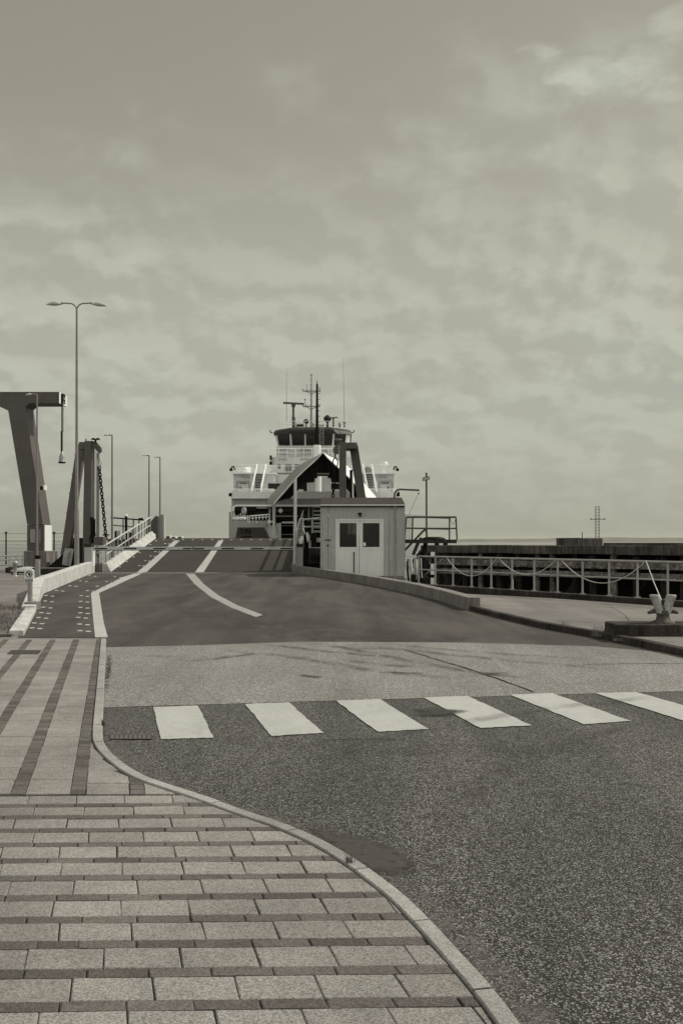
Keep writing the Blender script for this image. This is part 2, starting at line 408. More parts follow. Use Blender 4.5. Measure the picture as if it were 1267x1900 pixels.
# far hills
mb = MB(); random.seed(3)
def hills(mb, x0, x1, Y, hbase, amp, seed):
    rr = random.Random(seed); n = 90; top = []
    ph = [rr.uniform(0, 6.28) for _ in range(5)]
    for i in range(n + 1):
        t = i / n; x = x0 + (x1 - x0) * t
        hgt = hbase + amp * (.5 * math.sin(3.1 * t * 2 + ph[0]) + .3 * math.sin(11 * t + ph[1]) + .14 * math.sin(31 * t + ph[2]) + .06 * math.sin(83 * t + ph[3]))
        hgt *= min(1, t * 9 + .05) * min(1, (1 - t) * 9 + .05); top.append((x, max(hgt, .5)))
    vs = []
    for x, h_ in top: vs += [(x, Y, -2.3), (x, Y + 260, h_ * .75), (x, Y + 620, h_), (x, Y + 1500, -2.3)]
    fs = [(i * 4 + j, (i + 1) * 4 + j, (i + 1) * 4 + j + 1, i * 4 + j + 1) for i in range(n) for j in range(3)]
    mb.add(vs, fs, 0, True)
hills(mb, 420, 5200, 6800, 30, 16, 5)
hills(mb, -1200, 2600, 9000, 5, 9, 8)
hills(mb, -6200, -2450, 9000, 9, 9, 11)
struct('hills', mb, m_hill, 'low wooded hills along the far shore', 'hills')

# ------------------------------------------------------------------ road sheets
# near coarse road
mb = MB(); mb.poly([(-9, -6, .004), (12, -6, .004), (12, 13.2, .004), (-9, 13.2, .004)])
struct('road', mb, m_coarse, 'coarse speckled asphalt road at the crossing', 'road')
lt = [(190, 1202), (350, 1198.5), (560, 1191.5), (860, 1193), (1100, 1200), (1262, 1214), (1420, 1262), (1500, 1278), (1257, 1284), (700, 1299), (204, 1313.5), (186, 1314)]
P_l = [G(x, y) for x, y in lt]
mb = MB(); mb.poly([(p.x, p.y, .008) for p in reversed(P_l)])
struct('road', mb, m_light, 'pale worn asphalt strip beyond the crossing', 'road')
sm = [(34, 1184), (60, 1137), (78, 1100), (150, 1072), (165, 1066.5), (173, 1064.4), (560, 1064.4), (640, 1075), (720, 1088), (800, 1108), (880, 1134), (1010, 1164), (1135, 1186), (1262, 1214.0), (1100, 1200), (860, 1193), (560, 1191.5), (350, 1198.5), (190, 1202), (186, 1184)]
mb = MB(); mb.poly([(G(x, y).x, G(x, y).y, .008) for x, y in sm])
o = struct('road', mb, m_smooth, 'smooth dark asphalt approach road leading up to the ferry ramp', 'road')
# hinge strip
mb = MB(); a = G(168, 1064.4); b = G(560, 1064.4)
mb.box(a.x, b.x, a.y - .02, HINGE_Y + .05, -.2, .02)
struct('expansion_joint', mb, m_concg, 'pale concrete strip at the foot of the ramp', 'concrete strip')

# cracks, seams and patches in the road
def ribbon(mb, pts, w_, z, jit=0.0, seed=1):
    rr = random.Random(seed); ps = []
    for i in range(len(pts) - 1):
        a = Vector(pts[i][:2]); b = Vector(pts[i + 1][:2]); n = max(1, int((b - a).length / .12))
        for k in range(n): ps.append(a.lerp(b, k / n))
    ps.append(Vector(pts[-1][:2])); L_ = len(ps)
    vs = []
    for i, p in enumerate(ps):
        d = (ps[min(i + 1, L_ - 1)] - ps[max(i - 1, 0)]).normalized(); n_ = Vector((-d.y, d.x))
        p = p + n_ * rr.uniform(-jit, jit); h_ = w_ * rr.uniform(.5, 1.2) * .5 if jit else w_ * .5
        if jit and (i == 0 or i == L_ - 1): h_ = .001
        vs += [(p.x + n_.x * h_, p.y + n_.y * h_, z), (p.x - n_.x * h_, p.y - n_.y * h_, z)]
    mb.add(vs, [(2 * i, 2 * i + 1, 2 * i + 3, 2 * i + 2) for i in range(L_ - 1)])
mb = MB()
ribbon(mb, pts2((748, 1206), (800, 1222), (860, 1240), (920, 1260), (960, 1275), (992, 1287)), .035, .013, .012, 2)
ribbon(mb, pts2((1080, 1234), (1160, 1233), (1258, 1232.5), (1400, 1231)), .03, .013, .006, 3)
ribbon(mb, pts2((600, 1199), (680, 1205), (748, 1206)), .02, .013, .012, 4)
ribbon(mb, pts2((905, 1133), (820, 1131)), .02, .013, .006, 6)
ribbon(mb, pts2((590, 1375), (700, 1372), (760, 1376)), .012, .0095, .006, 5)
struct('road_crack', mb, m_crack, 'thin dark cracks running across the road', 'crack')
class Soft:      # flat mark lying on the road whose cover fades out towards its rim
    def __init__(s): s.v = []; s.f = []; s.a = []
    def ring(s, pts, z, core=.62):
        c = Vector((sum(p[0] for p in pts) / len(pts), sum(p[1] for p in pts) / len(pts))); b = len(s.v); n = len(pts)
        s.v.append((c.x, c.y, z)); s.a.append(1.0)
        for k, al in ((core, 1.0), (1.0, 0.0)):
            for p in pts: s.v.append((c.x + (p[0] - c.x) * k, c.y + (p[1] - c.y) * k, z)); s.a.append(al)
        for i in range(n):
            j = (i + 1) % n; s.f.append((b, b + 1 + i, b + 1 + j)); s.f.append((b + 1 + i, b + 1 + n + i, b + 1 + n + j, b + 1 + j))
    def band(s, pts, w_, z, k=1.0):
        pts = [Vector(p[:2]) for p in pts]; ps = []
        for i in range(len(pts) - 1):
            for q_ in range(6): ps.append(pts[i].lerp(pts[i + 1], q_ / 6))
        ps.append(pts[-1])
        for _ in range(4): ps = [ps[0]] + [(ps[i - 1] + ps[i] * 2 + ps[i + 1]) / 4 for i in range(1, len(ps) - 1)] + [ps[-1]]
        b = len(s.v); n = len(ps)
        for i, p in enumerate(ps):
            d = (ps[min(i + 1, n - 1)] - ps[max(i - 1, 0)]).normalized(); q_ = Vector((-d.y, d.x)); e = min(1, i / 3, (n - 1 - i) / 3) * k
            for o_, al in ((-.5, 0), (-.2, 1), (.2, 1), (.5, 0)): s.v.append((p.x + q_.x * w_ * o_, p.y + q_.y * w_ * o_, z)); s.a.append(al * e)
        for i in range(n - 1):
            for j in range(3): s.f.append((b + i * 4 + j, b + i * 4 + j + 1, b + i * 4 + 5 + j, b + i * 4 + 4 + j))
    def build(s, name, mat, label, cat):
        me = bpy.data.meshes.new(name); me.from_pydata(s.v, [], s.f); me.materials.append(mat)
        at = me.attributes.new('cover', 'FLOAT', 'POINT'); at.data.foreach_set('value', s.a); me.update()
        o = bpy.data.objects.new(name, me); C.objects.link(o); return tag(o, label, cat, None, 'structure')
def softmat(name, v, lo, hi, mx_, nscale=7, sc3=(1, 1, 1), rough=.8):
    q = NT(name); at = q.n('ShaderNodeAttribute'); at.attribute_name = 'cover'
    n_ = q.mr(q.noise(nscale, 7, .7, sc3), lo, hi, 0, mx_); n_.node.clamp = True
    f_ = q.math('MULTIPLY', q.math('MULTIPLY', at.outputs['Fac'], n_), 1.0, True)
    q.fin(q.mul(tone(v), q.mr(q.noise(90, 3), .3, .7, .7, 1.3)), rough)
    tr = q.n('ShaderNodeBsdfTransparent'); m_ = q.n('ShaderNodeMixShader')
    q.l(f_, m_.inputs[0]); q.l(tr.outputs[0], m_.inputs[1]); q.l(q.b.outputs[0], m_.inputs[2]); q.l(m_.outputs[0], q.t.nodes['Material Output'].inputs[0])
    return q.mat
m_scuff = softmat('tyre_scuff', .045, .40, .64, .68, 3, (1, .35, 1))
m_oil = softmat('oil_stain', .018, .25, .45, .92, 9)
m_tar = softmat('tar_repair', .030, .20, .62, 1.7, 14)
m_sand = softmat('gutter_dirt', .13, .42, .66, .55, 8)
sb = Soft(); pp = [(556, 1531), (610, 1543), (660, 1551), (710, 1567), (752, 1585), (776, 1603), (780, 1618), (758, 1630), (735, 1632), (700, 1628), (668, 1608), (640, 1592), (605, 1570)]
sb.ring([G(x, y).xy for x, y in pp], .0085, .55); sb.build('road_patch', m_tar, 'dark smooth tar patch beside the curved kerb', 'road patch')
def ell(cx, cy, rx, ry, seed, ang=0, n=28):
    rr = random.Random(seed); c = G(cx, cy); ph = [rr.uniform(0, 6.28) for _ in range(4)]; r_ = []
    for i in range(n):
        a = 2 * math.pi * i / n; k = 1 + .15 * math.sin(3 * a + ph[0]) + .1 * math.sin(5 * a + ph[1]); x = rx * k * math.cos(a); y = ry * k * math.sin(a)
        r_.append((c.x + x * math.cos(ang) - y * math.sin(ang), c.y + x * math.sin(ang) + y * math.cos(ang)))
    return r_
sb = Soft(); sb.ring(ell(812, 1323, .27, .30, 4), .0165, .5); sb.build('oil_stain', m_oil, 'dark oil stain at the edge of the fourth crossing stripe', 'stain')
sb = Soft()
for k, (pl, w_, st_) in enumerate([
    (((268, 1218), (310, 1219), (355, 1229), (430, 1219), (500, 1212)), .30, .9), (((400, 1206), (480, 1214), (560, 1222), (700, 1248), (860, 1262)), .35, .8),
    (((490, 1196), (560, 1205), (640, 1213), (745, 1222)), .30, 1.0), (((560, 1193), (640, 1203), (720, 1220), (860, 1247), (1000, 1262)), .30, .9),
    (((640, 1196), (800, 1212), (950, 1228), (1150, 1244)), .35, .7), (((700, 1194), (900, 1213), (1120, 1226)), .3, .6),
    (((555, 1254), (572, 1256), (600, 1259)), .16, 1.6), (((640, 1225), (700, 1235), (790, 1240)), .3, .8), (((700, 1248), (745, 1250), (790, 1251)), .15, 1.5), (((850, 1258), (900, 1252), (960, 1249)), .2, .8)]):
    sb.band([G(x, y) for x, y in pl], w_, .0125 + .0003 * k, st_)
for k, (pl, w_, st_) in enumerate([
    (((470, 1148), (540, 1165), (600, 1178), (700, 1186), (880, 1190)), 1.0, .95), (((400, 1120), (440, 1150), (520, 1178), (600, 1190)), .8, .7),
    (((520, 1140), (640, 1166), (800, 1182), (960, 1190)), .7, .5), (((240, 1120), (260, 1150), (300, 1185)), .5, .4), (((300, 1110), (380, 1150), (470, 1186)), .6, .5),
    (((560, 1110), (700, 1140), (860, 1165)), .5, .4)]):
    sb.band([G(x, y) for x, y in pl], w_, .0185 + .0003 * k, st_)
for k, (pl, w_, st_) in enumerate([(((1250, 1292), (1000, 1318), (700, 1372), (500, 1440)), .25, .5), (((1260, 1330), (1100, 1362), (900, 1440), (800, 1560)), .28, .45), (((330, 1345), (480, 1380), (700, 1396), (1000, 1392), (1260, 1378)), .5, .35)]):
    sb.band([G(x, y) for x, y in pl], w_, .0210 + .0003 * k, st_)
sb.build('tyre_marks', m_scuff, 'faint sweeping dark tyre marks on the road', 'tyre marks')

# zebra crossing
mb = MB(); rr = random.Random(9)
for s4 in ([(285, 1314), (368, 1311), (397, 1371), (299, 1374)], [(455, 1308), (536, 1305), (600, 1362), (504, 1368)],
           [(623, 1302), (704, 1299), (795, 1355), (700, 1360)], [(786, 1296), (866, 1293), (986, 1348), (891, 1353)],
           [(946, 1291), (1024, 1288), (1170, 1340), (1083, 1346)], [(1103, 1288), (1181, 1286), (1352, 1335), (1270, 1340)]):
    q4 = [G(x, y) for x, y in s4]; ring = []
    for i in range(4):
        a, b = q4[i], q4[(i + 1) % 4]
        for k in range(14):
            p = a.lerp(b, k / 14); j = .006; ring.append((p.x + rr.uniform(-j, j), p.y + rr.uniform(-j, j) * 2, .012))
    mb.poly(list(reversed(ring)))
struct('crosswalk', mb, m_line, 'six white stripes of the zebra crossing', 'zebra crossing')

# white kerb line and lane line
def strip_px(mb, left, right, f, z):
    l = [f(x, y) for x, y in left]; r = [f(x, y) for x, y in right]; n = len(l)
    vs = [(p.x, p.y, p.z + z) for p in l + r]
    mb.add(vs, [(i, n + i, n + i + 1, i + 1) for i in range(n - 1)])
mb = MB()
strip_px(mb, [(177, 1184), (173, 1145), (169.3, 1101), (199, 1086), (229, 1071), (250, 1064.6)], [(200.6, 1184), (193, 1156), (184.4, 1101), (213, 1088), (243, 1074), (264, 1064.6)], G, .014)
strip_px(mb, [(250, 1064.4), (258, 1061.9)], [(264, 1064.4), (270, 1061.9)], G, .026)
strip_px(mb, [(255, 1062), (291, 1032), (324, 1003)], [(272, 1062), (304, 1032), (334, 1003)], RP, .010)
strip_px(mb, [(362, 1062), (385, 1032), (406, 1003)], [(378, 1062), (397, 1032), (415, 1003)], RP, .010)
struct('edge_line', mb, m_line, 'wide white painted line beside the walkway and up the ramp', 'road marking')
mb = MB()
strip_px(mb, [(345, 1065), (362, 1085), (392, 1109), (430, 1129), (475, 1146)], [(361, 1065), (378, 1084), (405, 1105), (441, 1124), (488, 1142)], G, .014)
struct('lane_line', mb, m_line2, 'worn curved lane line on the dark approach road', 'road marking')

# paired dashes along the walkway
mb = MB()
def dash(f, x, y, wpx=5.5, dy=2.0, z=.014):
    v = [f(x - wpx / 2, y + dy * .2), f(x, y + dy * .6), f(x + wpx / 2, y + dy * .2), f(x + wpx * .3, y - dy * .5), f(x - wpx * .3, y - dy * .5)]
    mb.poly([(p.x, p.y, p.z + z) for p in v])
ld = [(640, 455), (575, 493), (500, 528), (405, 561), (330, 598), (325, 637), (312, 682), (297, 721), (277, 756), (247, 795), (230, 830)]
rdl = [(820, 463), (762, 498), (695, 531), (625, 562), (580, 599), (577, 640), (575, 683), (575, 722), (560, 755), (570, 803), (573, 850)]
for k, (x, y) in enumerate(ld + rdl):
    s_ = .7 + (y - 455) / 400 * .75
    dash(G, x * .2605, 950 + y * .2605, 8.5 * s_, 1.5 * s_); dash(G, (x + 40 + 18 * (y - 455) / 400) * .2605, 950 + (y + 5) * .2605, 8.5 * s_, 1.5 * s_)
for (x, y) in [(190, 905), (285, 833), (380, 768), (460, 708), (610, 596), (690, 545), (515, 893), (595, 825), (670, 760), (735, 700), (870, 588)]:
    X = 190 + x * .1342; Yp = 930 + y * .1342
    dash(RP, X, Yp, 5.0, 1.3, .012); dash(RP, X + 7.5, Yp + .6, 5.0, 1.3, .012)
for x in range(304, 546, 18): dash(RP, x, 1001.6, 4.5, 1.0, .012)
struct('walkway_markings', mb, m_line, 'pairs of short white dashes painted along the walkway', 'road marking')

# ------------------------------------------------------------------ pavement with slabs
ZS = .06
ko = [(197.5, 1185), (194.5, 1260), (190.6, 1350), (191.5, 1372), (200, 1387), (215, 1403), (240, 1423), (270, 1440), (303, 1452.5), (384, 1478), (454.5, 1504), (535, 1530), (605, 1561), (672, 1601), (750, 1659), (783, 1690), (828, 1737), (861, 1774), (906, 1821), (953, 1878), (1000, 1945), (1060, 2060)]
KO = [G(x, y, ZS).xy for x, y in ko]
KO.append(KO[-1] + Vector((.15, -.9))); KO.append(KO[-1] + Vector((.1, -2.5)))
def resample(ps, step):
    out_ = [ps[0]]; acc = 0
    for i in range(len(ps) - 1):
        a, b = ps[i], ps[i + 1]; d = (b - a).length; t = step - acc
        while t <= d: out_.append(a.lerp(b, t / d)); t += step
        acc = (acc + d) % step
    out_.append(ps[-1]); return out_
K2 = resample(KO, .14)
for _ in range(2): K2 = [K2[0]] + [(K2[i - 1] + K2[i] * 2 + K2[i + 1]) / 4 for i in range(1, len(K2) - 1)] + [K2[-1]]
KW = .085
def knorm(i):
    d = (K2[min(i + 1, len(K2) - 1)] - K2[max(i - 1, 0)]).normalized(); return Vector((d.y, -d.x))   # towards the pavement (path runs to the viewer)
if knorm(3).x > 0: KS = -1
else: KS = 1
KI = [K2[i] + knorm(i) * KS * KW for i in range(len(K2))]
# pavement bed
bed = [(-12, 17.18)] + [tuple(p) for p in KI if p.y < 17.18] + [(-12, KI[-1].y)]
bm_ = MB(); bm_.prism(bed, -.05, ZS - .012)
def clip(poly, a, b, keep_left):
    res = []; d = b - a
    def side(p): return (d.x * (p.y - a.y) - d.y * (p.x - a.x)) * (1 if keep_left else -1)
    for i in range(len(poly)):
        p, q_ = poly[i], poly[(i + 1) % len(poly)]; sp, sq = side(p), side(q_)
        if sp >= 0: res.append(p)
        if (sp >= 0) != (sq >= 0): res.append(p.lerp(q_, sp / (sp - sq)))
    return res
def kclip(poly):
    ys = [p.y for p in poly]; lo, hi = min(ys), max(ys)
    for i in range(len(KI) - 1):
        a, b = KI[i], KI[i + 1]
        if b.y > hi or a.y < lo: continue
        dn = (b - a).normalized(); off = knorm(i) * KS * .008
        poly = clip(poly, a + off, b + off, keep_left=False)
        if len(poly) < 3: return []
    return poly
pave = MB(); tints = []
prr = random.Random(12)
def slab(poly, m, gap=.0045, dz=None):
    c = sum(poly, Vector((0, 0))) / len(poly)
    poly = kclip(poly)
    if len(poly) < 3: return
    ar = abs(sum(poly[i].x * poly[(i + 1) % len(poly)].y - poly[(i + 1) % len(poly)].x * poly[i].y for i in range(len(poly)))) / 2
    if ar < .0006: return
    c = sum(poly, Vector((0, 0))) / len(poly)
    poly = [p + Vector((prr.uniform(-.003, .003), prr.uniform(-.003, .003))) for p in poly]; gap = gap * prr.uniform(.35, 1.3)
    def inset(g): return [p + (c - p).normalized() * min(g * 1.4, (c - p).length * .4) for p in poly]
    g1 = gap * .5; z = ZS + (prr.uniform(-.002, .001) if dz is None else dz); tx = prr.uniform(-.006, .006); ty = prr.uniform(-.006, .006)
    a = inset(g1); b = inset(g1 + .004); n = len(a)
    zf = lambda p, d: z - d + (p.x - c.x) * tx + (p.y - c.y) * ty
    vs = [(p.x, p.y, ZS - .02) for p in a] + [(p.x, p.y, zf(p, .004)) for p in a] + [(p.x, p.y, zf(p, 0)) for p in b]
    fs = [tuple(2 * n + i for i in range(n))]
    for k in (0, n):
        fs += [(k + i, k + (i + 1) % n, k + n + (i + 1) % n, k + n + i) for i in range(n)]
    if sum(a[i].x * a[(i + 1) % n].y - a[(i + 1) % n].x * a[i].y for i in range(n)) < 0: fs = [tuple(reversed(f)) for f in fs]
    pave.add(vs, fs, m); tints.extend([prr.random()] * len(fs))
# near field: rows across, turned a little
TH = math.tan(R(1.6)); SLN = -.2225
Yb = G(0, 1471, ZS).y
def row(y0, y1, wid, x0, x1, m, off, jit=.0):
    x = x0 + off
    while x < x1:
        w_ = wid * (1 if prr.random() > jit else prr.choice((.5, .7)))
        a, b = x, x + w_
        sk = -.0
        s0 = SLN * (y0 - Yb); s1 = SLN * (y1 - Yb); pl = [Vector((a + s0, y0 + a * TH)), Vector((b + s0, y0 + b * TH)), Vector((b + s1, y1 + b * TH)), Vector((a + s1, y1 + a * TH))]
        slab(pl, m); x = b
y = Yb - .03 ; period = .276; k = 0
while y > 1.2:
    y_w = prr.uniform(-.004, .004)
    row(y - .196 + y_w, y, .303, -5.4 , 1.0, 0, prr.choice((0, .15)) - .303 * prr.random() * .25 - .3, .05)
    row(y - period, y - .196 + y_w, .236, -5.4, 1.0, 1, -prr.random() * .236, .04)
    y -= period; k += 1
# far field: columns running away
SL = -.2225
def colx(x_at, yy): return x_at + SL * (yy - Yb)
yB0 = Yb - .025; yB1 = 17.18
for c_ in range(-9, 4):
    xb = -1.77 + .39 * c_
    # brick band xb..xb+.1 , slab xb+.1..xb+.39
    yy = yB0
    while yy < yB1:
        y2 = min(yy + .118, yB1)
        j0 = yy + (0 if yy > yB0 else 0)
        pl = [Vector((colx(xb, yy), yy)), Vector((colx(xb + .1, yy), yy)), Vector((colx(xb + .1, y2), y2)), Vector((colx(xb, y2), y2))]
        if yB1 - yy > .02: slab(pl, 1, .004)
        yy = y2
    yy = yB0 - (0 if c_ % 2 else 0)
    first = True
    while yy < yB1:
        y2 = min(yy + (.39 if not first else prr.choice((.39, .3))), yB1); first = False
        pl = [Vector((colx(xb + .1, yy), yy)), Vector((colx(xb + .39, yy), yy)), Vector((colx(xb + .39, y2), y2)), Vector((colx(xb + .1, y2), y2))]
        if yB1 - yy > .02: slab(pl, 0, .005)
        yy = y2
pv = tag(pave.build('sidewalk', [m_slab, m_brick]), 'pavement of pale slabs between rows of dark bricks', 'pavement', None, 'structure')
def settint(o, vals):
    at = o.data.attributes.new('tint', 'FLOAT', 'FACE'); at.data.foreach_set('value', vals)
if len(pv.data.polygons) == len(tints): settint(pv, tints)
bd = bm_.build('sidewalk_bed', m_joint); bd.parent = pv; bd.location = bd.location - pv.location; tag(bd, None, None, None, None)
# kerb stones
kb = MB(); kt = []
i = 0
K3 = resample(KO, .05)
for _ in range(6): K3 = [K3[0]] + [(K3[i - 1] + K3[i] * 2 + K3[i + 1]) / 4 for i in range(1, len(K3) - 1)] + [K3[-1]]
i = 0; rr = random.Random(3)
while i < len(K3) - 1:
    L_ = rr.choice((14, 15, 16, 16)); j = min(i + L_, len(K3) - 1)
    seg = K3[i:j + 1]; vs = []; tv = rr.random(); dz = rr.uniform(-.001, .002)
    n = len(seg)
    for k, p in enumerate(seg):
        gi = i + k; d = (K3[min(gi + 1, len(K3) - 1)] - K3[max(gi - 1, 0)]).normalized(); nn = Vector((d.y, -d.x)) * KS
        pp_ = p + (d * .006 if k == 0 else (-d * .006 if k == n - 1 else Vector((0, 0))))
        z = ZS + .006 + dz
        prof = [(0, -.05), (0, z - .014), (.010, z), (KW - .006, z), (KW, z - .006), (KW, -.05)]
        vs += [(pp_.x + nn.x * a, pp_.y + nn.y * a, zz_) for a, zz_ in prof]
    fs = []
    for k in range(n - 1):
        for e in range(5): fs.append((k * 6 + e, k * 6 + e + 1, (k + 1) * 6 + e + 1, (k + 1) * 6 + e))
    fs.append(tuple(range(5, -1, -1))); fs.append(tuple((n - 1) * 6 + e for e in range(6)))
    kb.add(vs, fs); kt += [tv] * len(fs); i = j
ks = struct('kerb', kb, m_kerb, 'curved line of pale kerb stones beside the pavement', 'kerb')
me = ks.data; bm = bmesh.new(); bm.from_mesh(me); bmesh.ops.recalc_face_normals(bm, faces=bm.faces); bm.to_mesh(me); bm.free()
if len(me.polygons) == len(kt): settint(ks, kt)

sb = Soft(); gl_ = [K3[i] - Vector((( K3[i + 1] - K3[i]).normalized().y, -(K3[i + 1] - K3[i]).normalized().x)) * KS * .09 for i in range(4, len(K3) - 40, 10)]
sb.band(gl_, .26, .0070, 1.0); sb.build('gutter_dirt', m_sand, 'pale sandy dirt lying in the gutter along the kerb', 'gutter dirt')
# drain grates
def grate(name, x0, y0, x1, y1, z, label, nb, sh=0.0, fill=.38):
    a = G(x0, y1, z); b = G(x1, y0, z); D_ = b.y - a.y; W_ = G(x1, y1, z).x - a.x
    t = thing(name, label, 'drain grate', (a.x + W_ / 2, (a.y + b.y) / 2, z))
    def q4(u0, u1, v0, v1): return [(a.x + u * W_ + sh * v * D_, a.y + v * D_) for u, v in ((u0, v0), (u1, v0), (u1, v1), (u0, v1))]
    f = MB(); f.prism(q4(0, 1, 0, 1), z - .03, z + .002); f.build('pit', m_black, t)
    f = MB(); f.prism(q4(0, 1, 0, .06), z + .002, z + .008).prism(q4(0, 1, .94, 1), z + .002, z + .008)
    for k in range(nb): f.prism(q4(k / nb, (k + fill) / nb, .06, .94), z + .002, z + .007)
    f.build('grating', m_steel, t)
grate('drain_grate', 14, 1207, 71, 1213.5, ZS + .002, 'narrow dark drain grate set in the pavement slabs', 16, -.2)
grate('drain_grate', 205, 1364.5, 282, 1372, .009, 'flat dark gully cover in the road beside the kerb', 9, -.2, .82)

# ------------------------------------------------------------------ left verge, kerb, parapet
mb = MB(); vg = pts2((-160, 1184), (22, 1182), (60, 1134), (44, 1122), (-120, 1112))
mb.prism(vg, -.02, .05); struct('verge', mb, m_soil, 'patch of bare soil beside the walkway', 'verge')
mb = MB(); rr = random.Random(5)
A_, B_, C_, D_ = [Vector(p) for p in (vg[0], vg[1], vg[2], vg[4])]
for i in range(5200):
    u, v = rr.random(), rr.random(); p = A_.lerp(B_, .35 + .65 * u).lerp(D_.lerp(C_, .45 + .55 * u), v)
    if math.sin(p.x * 3.1 + 1) * math.sin(p.y * 2.3) + rr.uniform(-.4, .8) < 0: continue
    h_ = rr.uniform(.03, .12); a = rr.uniform(0, 6.28); dx, dy = math.cos(a) * .006, math.sin(a) * .006; lx, ly = rr.uniform(-.05, .05), rr.uniform(-.05, .05)
    mb.add([(p.x - dx, p.y - dy, .045), (p.x + dx, p.y + dy, .045), (p.x + lx, p.y + ly, .05 + h_)], [(0, 1, 2)])
for i in range(420):   # weeds along the kerb foot
    t = rr.random(); px, py = 201 - 8 * t, 1225 + 60 * t + rr.uniform(-14, 14)
    if 1262 < py < 1296 and rr.random() < .8: continue
    p = G(px + rr.uniform(0, 6), py, 0); a = rr.uniform(0, 6.28); h_ = rr.uniform(.01, .05)
    mb.add([(p.x - .005, p.y, .004), (p.x + .005, p.y, .004), (p.x + rr.uniform(-.03, .04), p.y + rr.uniform(-.03, .03), h_)], [(0, 1, 2)])
for cx_, cy_, n_ in ((1108, 1180, 90), (1045, 1165, 30), (648, 1602, 26), (1150, 1188, 60), (192, 1345, 30), (1205, 1192, 40)):
    c = G(cx_, cy_, .06)
    for i in range(n_):
        h_ = rr.uniform(.03, .22 if cx_ > 700 and cx_ < 1120 else .06); a = rr.uniform(0, 6.28); r_ = rr.uniform(0, .12 if cx_ > 700 else .02)
        bx, by = c.x + r_ * math.cos(a), c.y + r_ * math.sin(a)
        mb.add([(bx - .004, by, .05), (bx + .004, by, .05), (bx + rr.uniform(-.08, .08) * h_ * 5, by + rr.uniform(-.05, .05), .06 + h_)], [(0, 1, 2)])
tag(mb.build('grass', m_grass), 'sparse dry grass and weeds on the verge and kerbs', 'grass', None, 'stuff')

mb = MB(); kl = pts2((45, 1180), (56, 1158), (68, 1135), z=.0); mb.sweep(kl, .26, -.02, .11, gap=.01)
struct('kerb', mb, m_conc, 'short pale kerb stones between the verge and the walkway', 'kerb', bevel=.02)

par = thing('concrete_parapet', 'low pale concrete wall curving up the left side of the walkway', 'parapet', G(150, 1073), 'low concrete walls beside the approach')
wl = pts2((67, 1134), (82, 1101.5), (100, 1094), (120, 1085.5), (140, 1077), (160, 1068.5), (177, 1062.5))
m1 = MB(); m1.sweep(wl, .34, -.05, [.14, .50, .52, .54, .57, .60, .62]); m1.build('wall', m_conc, par, bevel=.03)
e = Vector(wl[-1]); m1 = MB(); m1.box(e.x + .02, e.x + .36, e.y - .05, e.y + .3, -.05, .52); m1.box(e.x + .40, e.x + .72, e.y - .1, e.y + .28, .0, .50, 1)
m1.build('end_block', [m_concg, m_conc], par, bevel=.02)

par = thing('concrete_parapet', 'low grey concrete wall in front of the booth on the right of the road', 'parapet', G(700, 1089), 'low concrete walls beside the approach')
wr_ = pts2((541, 1063.5), (560, 1065.5), (590, 1070), (618, 1074.5), (663, 1082), (708, 1090.5), (763, 1102), (815, 1115.5), (867, 1133))
m1 = MB(); m1.sweep(wr_, .32, -.05, [.40, .39, .38, .37, .36, .35, .34, .33, .33], gap=.0); m1.build('wall', m_concg, par, bevel=.02)

# raised quay on the right, kerb, edge beam
def xat(path, Y):
    for i in range(len(path) - 1):
        a_, b_ = path[i], path[i + 1]
        if min(a_[1], b_[1]) <= Y <= max(a_[1], b_[1]): return a_[0] + (b_[0] - a_[0]) * (Y - a_[1]) / (b_[1] - a_[1])
    return path[-1][0]
def zq_(Y): return .10 - .32 * max(0.0, min(1.0, (Y - 29.0) / 20.0))
wedge = [(rk[0][0] + 1.2, 56.5), (3.9, 55.0), tuple(RL(-2.9, .1).xy), tuple(RL(40, .1).xy)]
vs = []; rows = []
Y = 56.4
while Y > -39:
    xl_ = xat(rk, min(Y, rk[0][1] - .01)) + .10; xr_ = max(xat(wedge, Y), xl_ + .2)
    rows.append((xl_, xr_, Y)); Y -= .8 if Y > 10 else 5
for xl_, xr_, Y in rows: z = zq_(Y); vs += [(xl_, Y, z), (xr_, Y, z), (xl_, Y, -3.4), (xr_, Y, -3.4)]
fs = []
for i in range(len(rows) - 1):
    p, q_ = i * 4, i * 4 + 4; fs += [(p, q_, q_ + 1, p + 1), (p, p + 2, q_ + 2, q_), (p + 1, q_ + 1, q_ + 3, p + 3)]
fs.append((0, 1, 3, 2))
mb = MB(); mb.add(vs, fs)
struct('quay', mb, m_quay, 'raised stained quay surface between kerb and railing', 'quay')
mb = MB()
for px0, py0, px1, py1 in ((885, 1104, 1215, 1128), (985, 1153, 1140, 1157), (900, 1113, 1190, 1131)):
    ribbon(mb, [G(px0, py0, .1), G((px0 + px1) / 2, (py0 + py1) / 2 - 1, .1), G(px1, py1, .1)], .03, .106, .006, int(px0))
struct('quay_seams', mb, m_crack, 'thin dark joints across the raised quay', 'joint')
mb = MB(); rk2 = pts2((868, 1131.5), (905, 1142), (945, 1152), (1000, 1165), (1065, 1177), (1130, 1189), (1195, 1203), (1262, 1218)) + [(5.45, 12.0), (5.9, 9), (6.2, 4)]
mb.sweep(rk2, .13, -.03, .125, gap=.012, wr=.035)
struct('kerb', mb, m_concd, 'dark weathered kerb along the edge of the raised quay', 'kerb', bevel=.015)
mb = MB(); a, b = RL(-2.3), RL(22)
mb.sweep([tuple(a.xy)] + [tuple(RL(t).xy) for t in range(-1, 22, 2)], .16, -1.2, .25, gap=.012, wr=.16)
struct('quay_edge_beam', mb, m_concd, 'dark concrete edge beam under the railing posts', 'edge beam', bevel=.015)

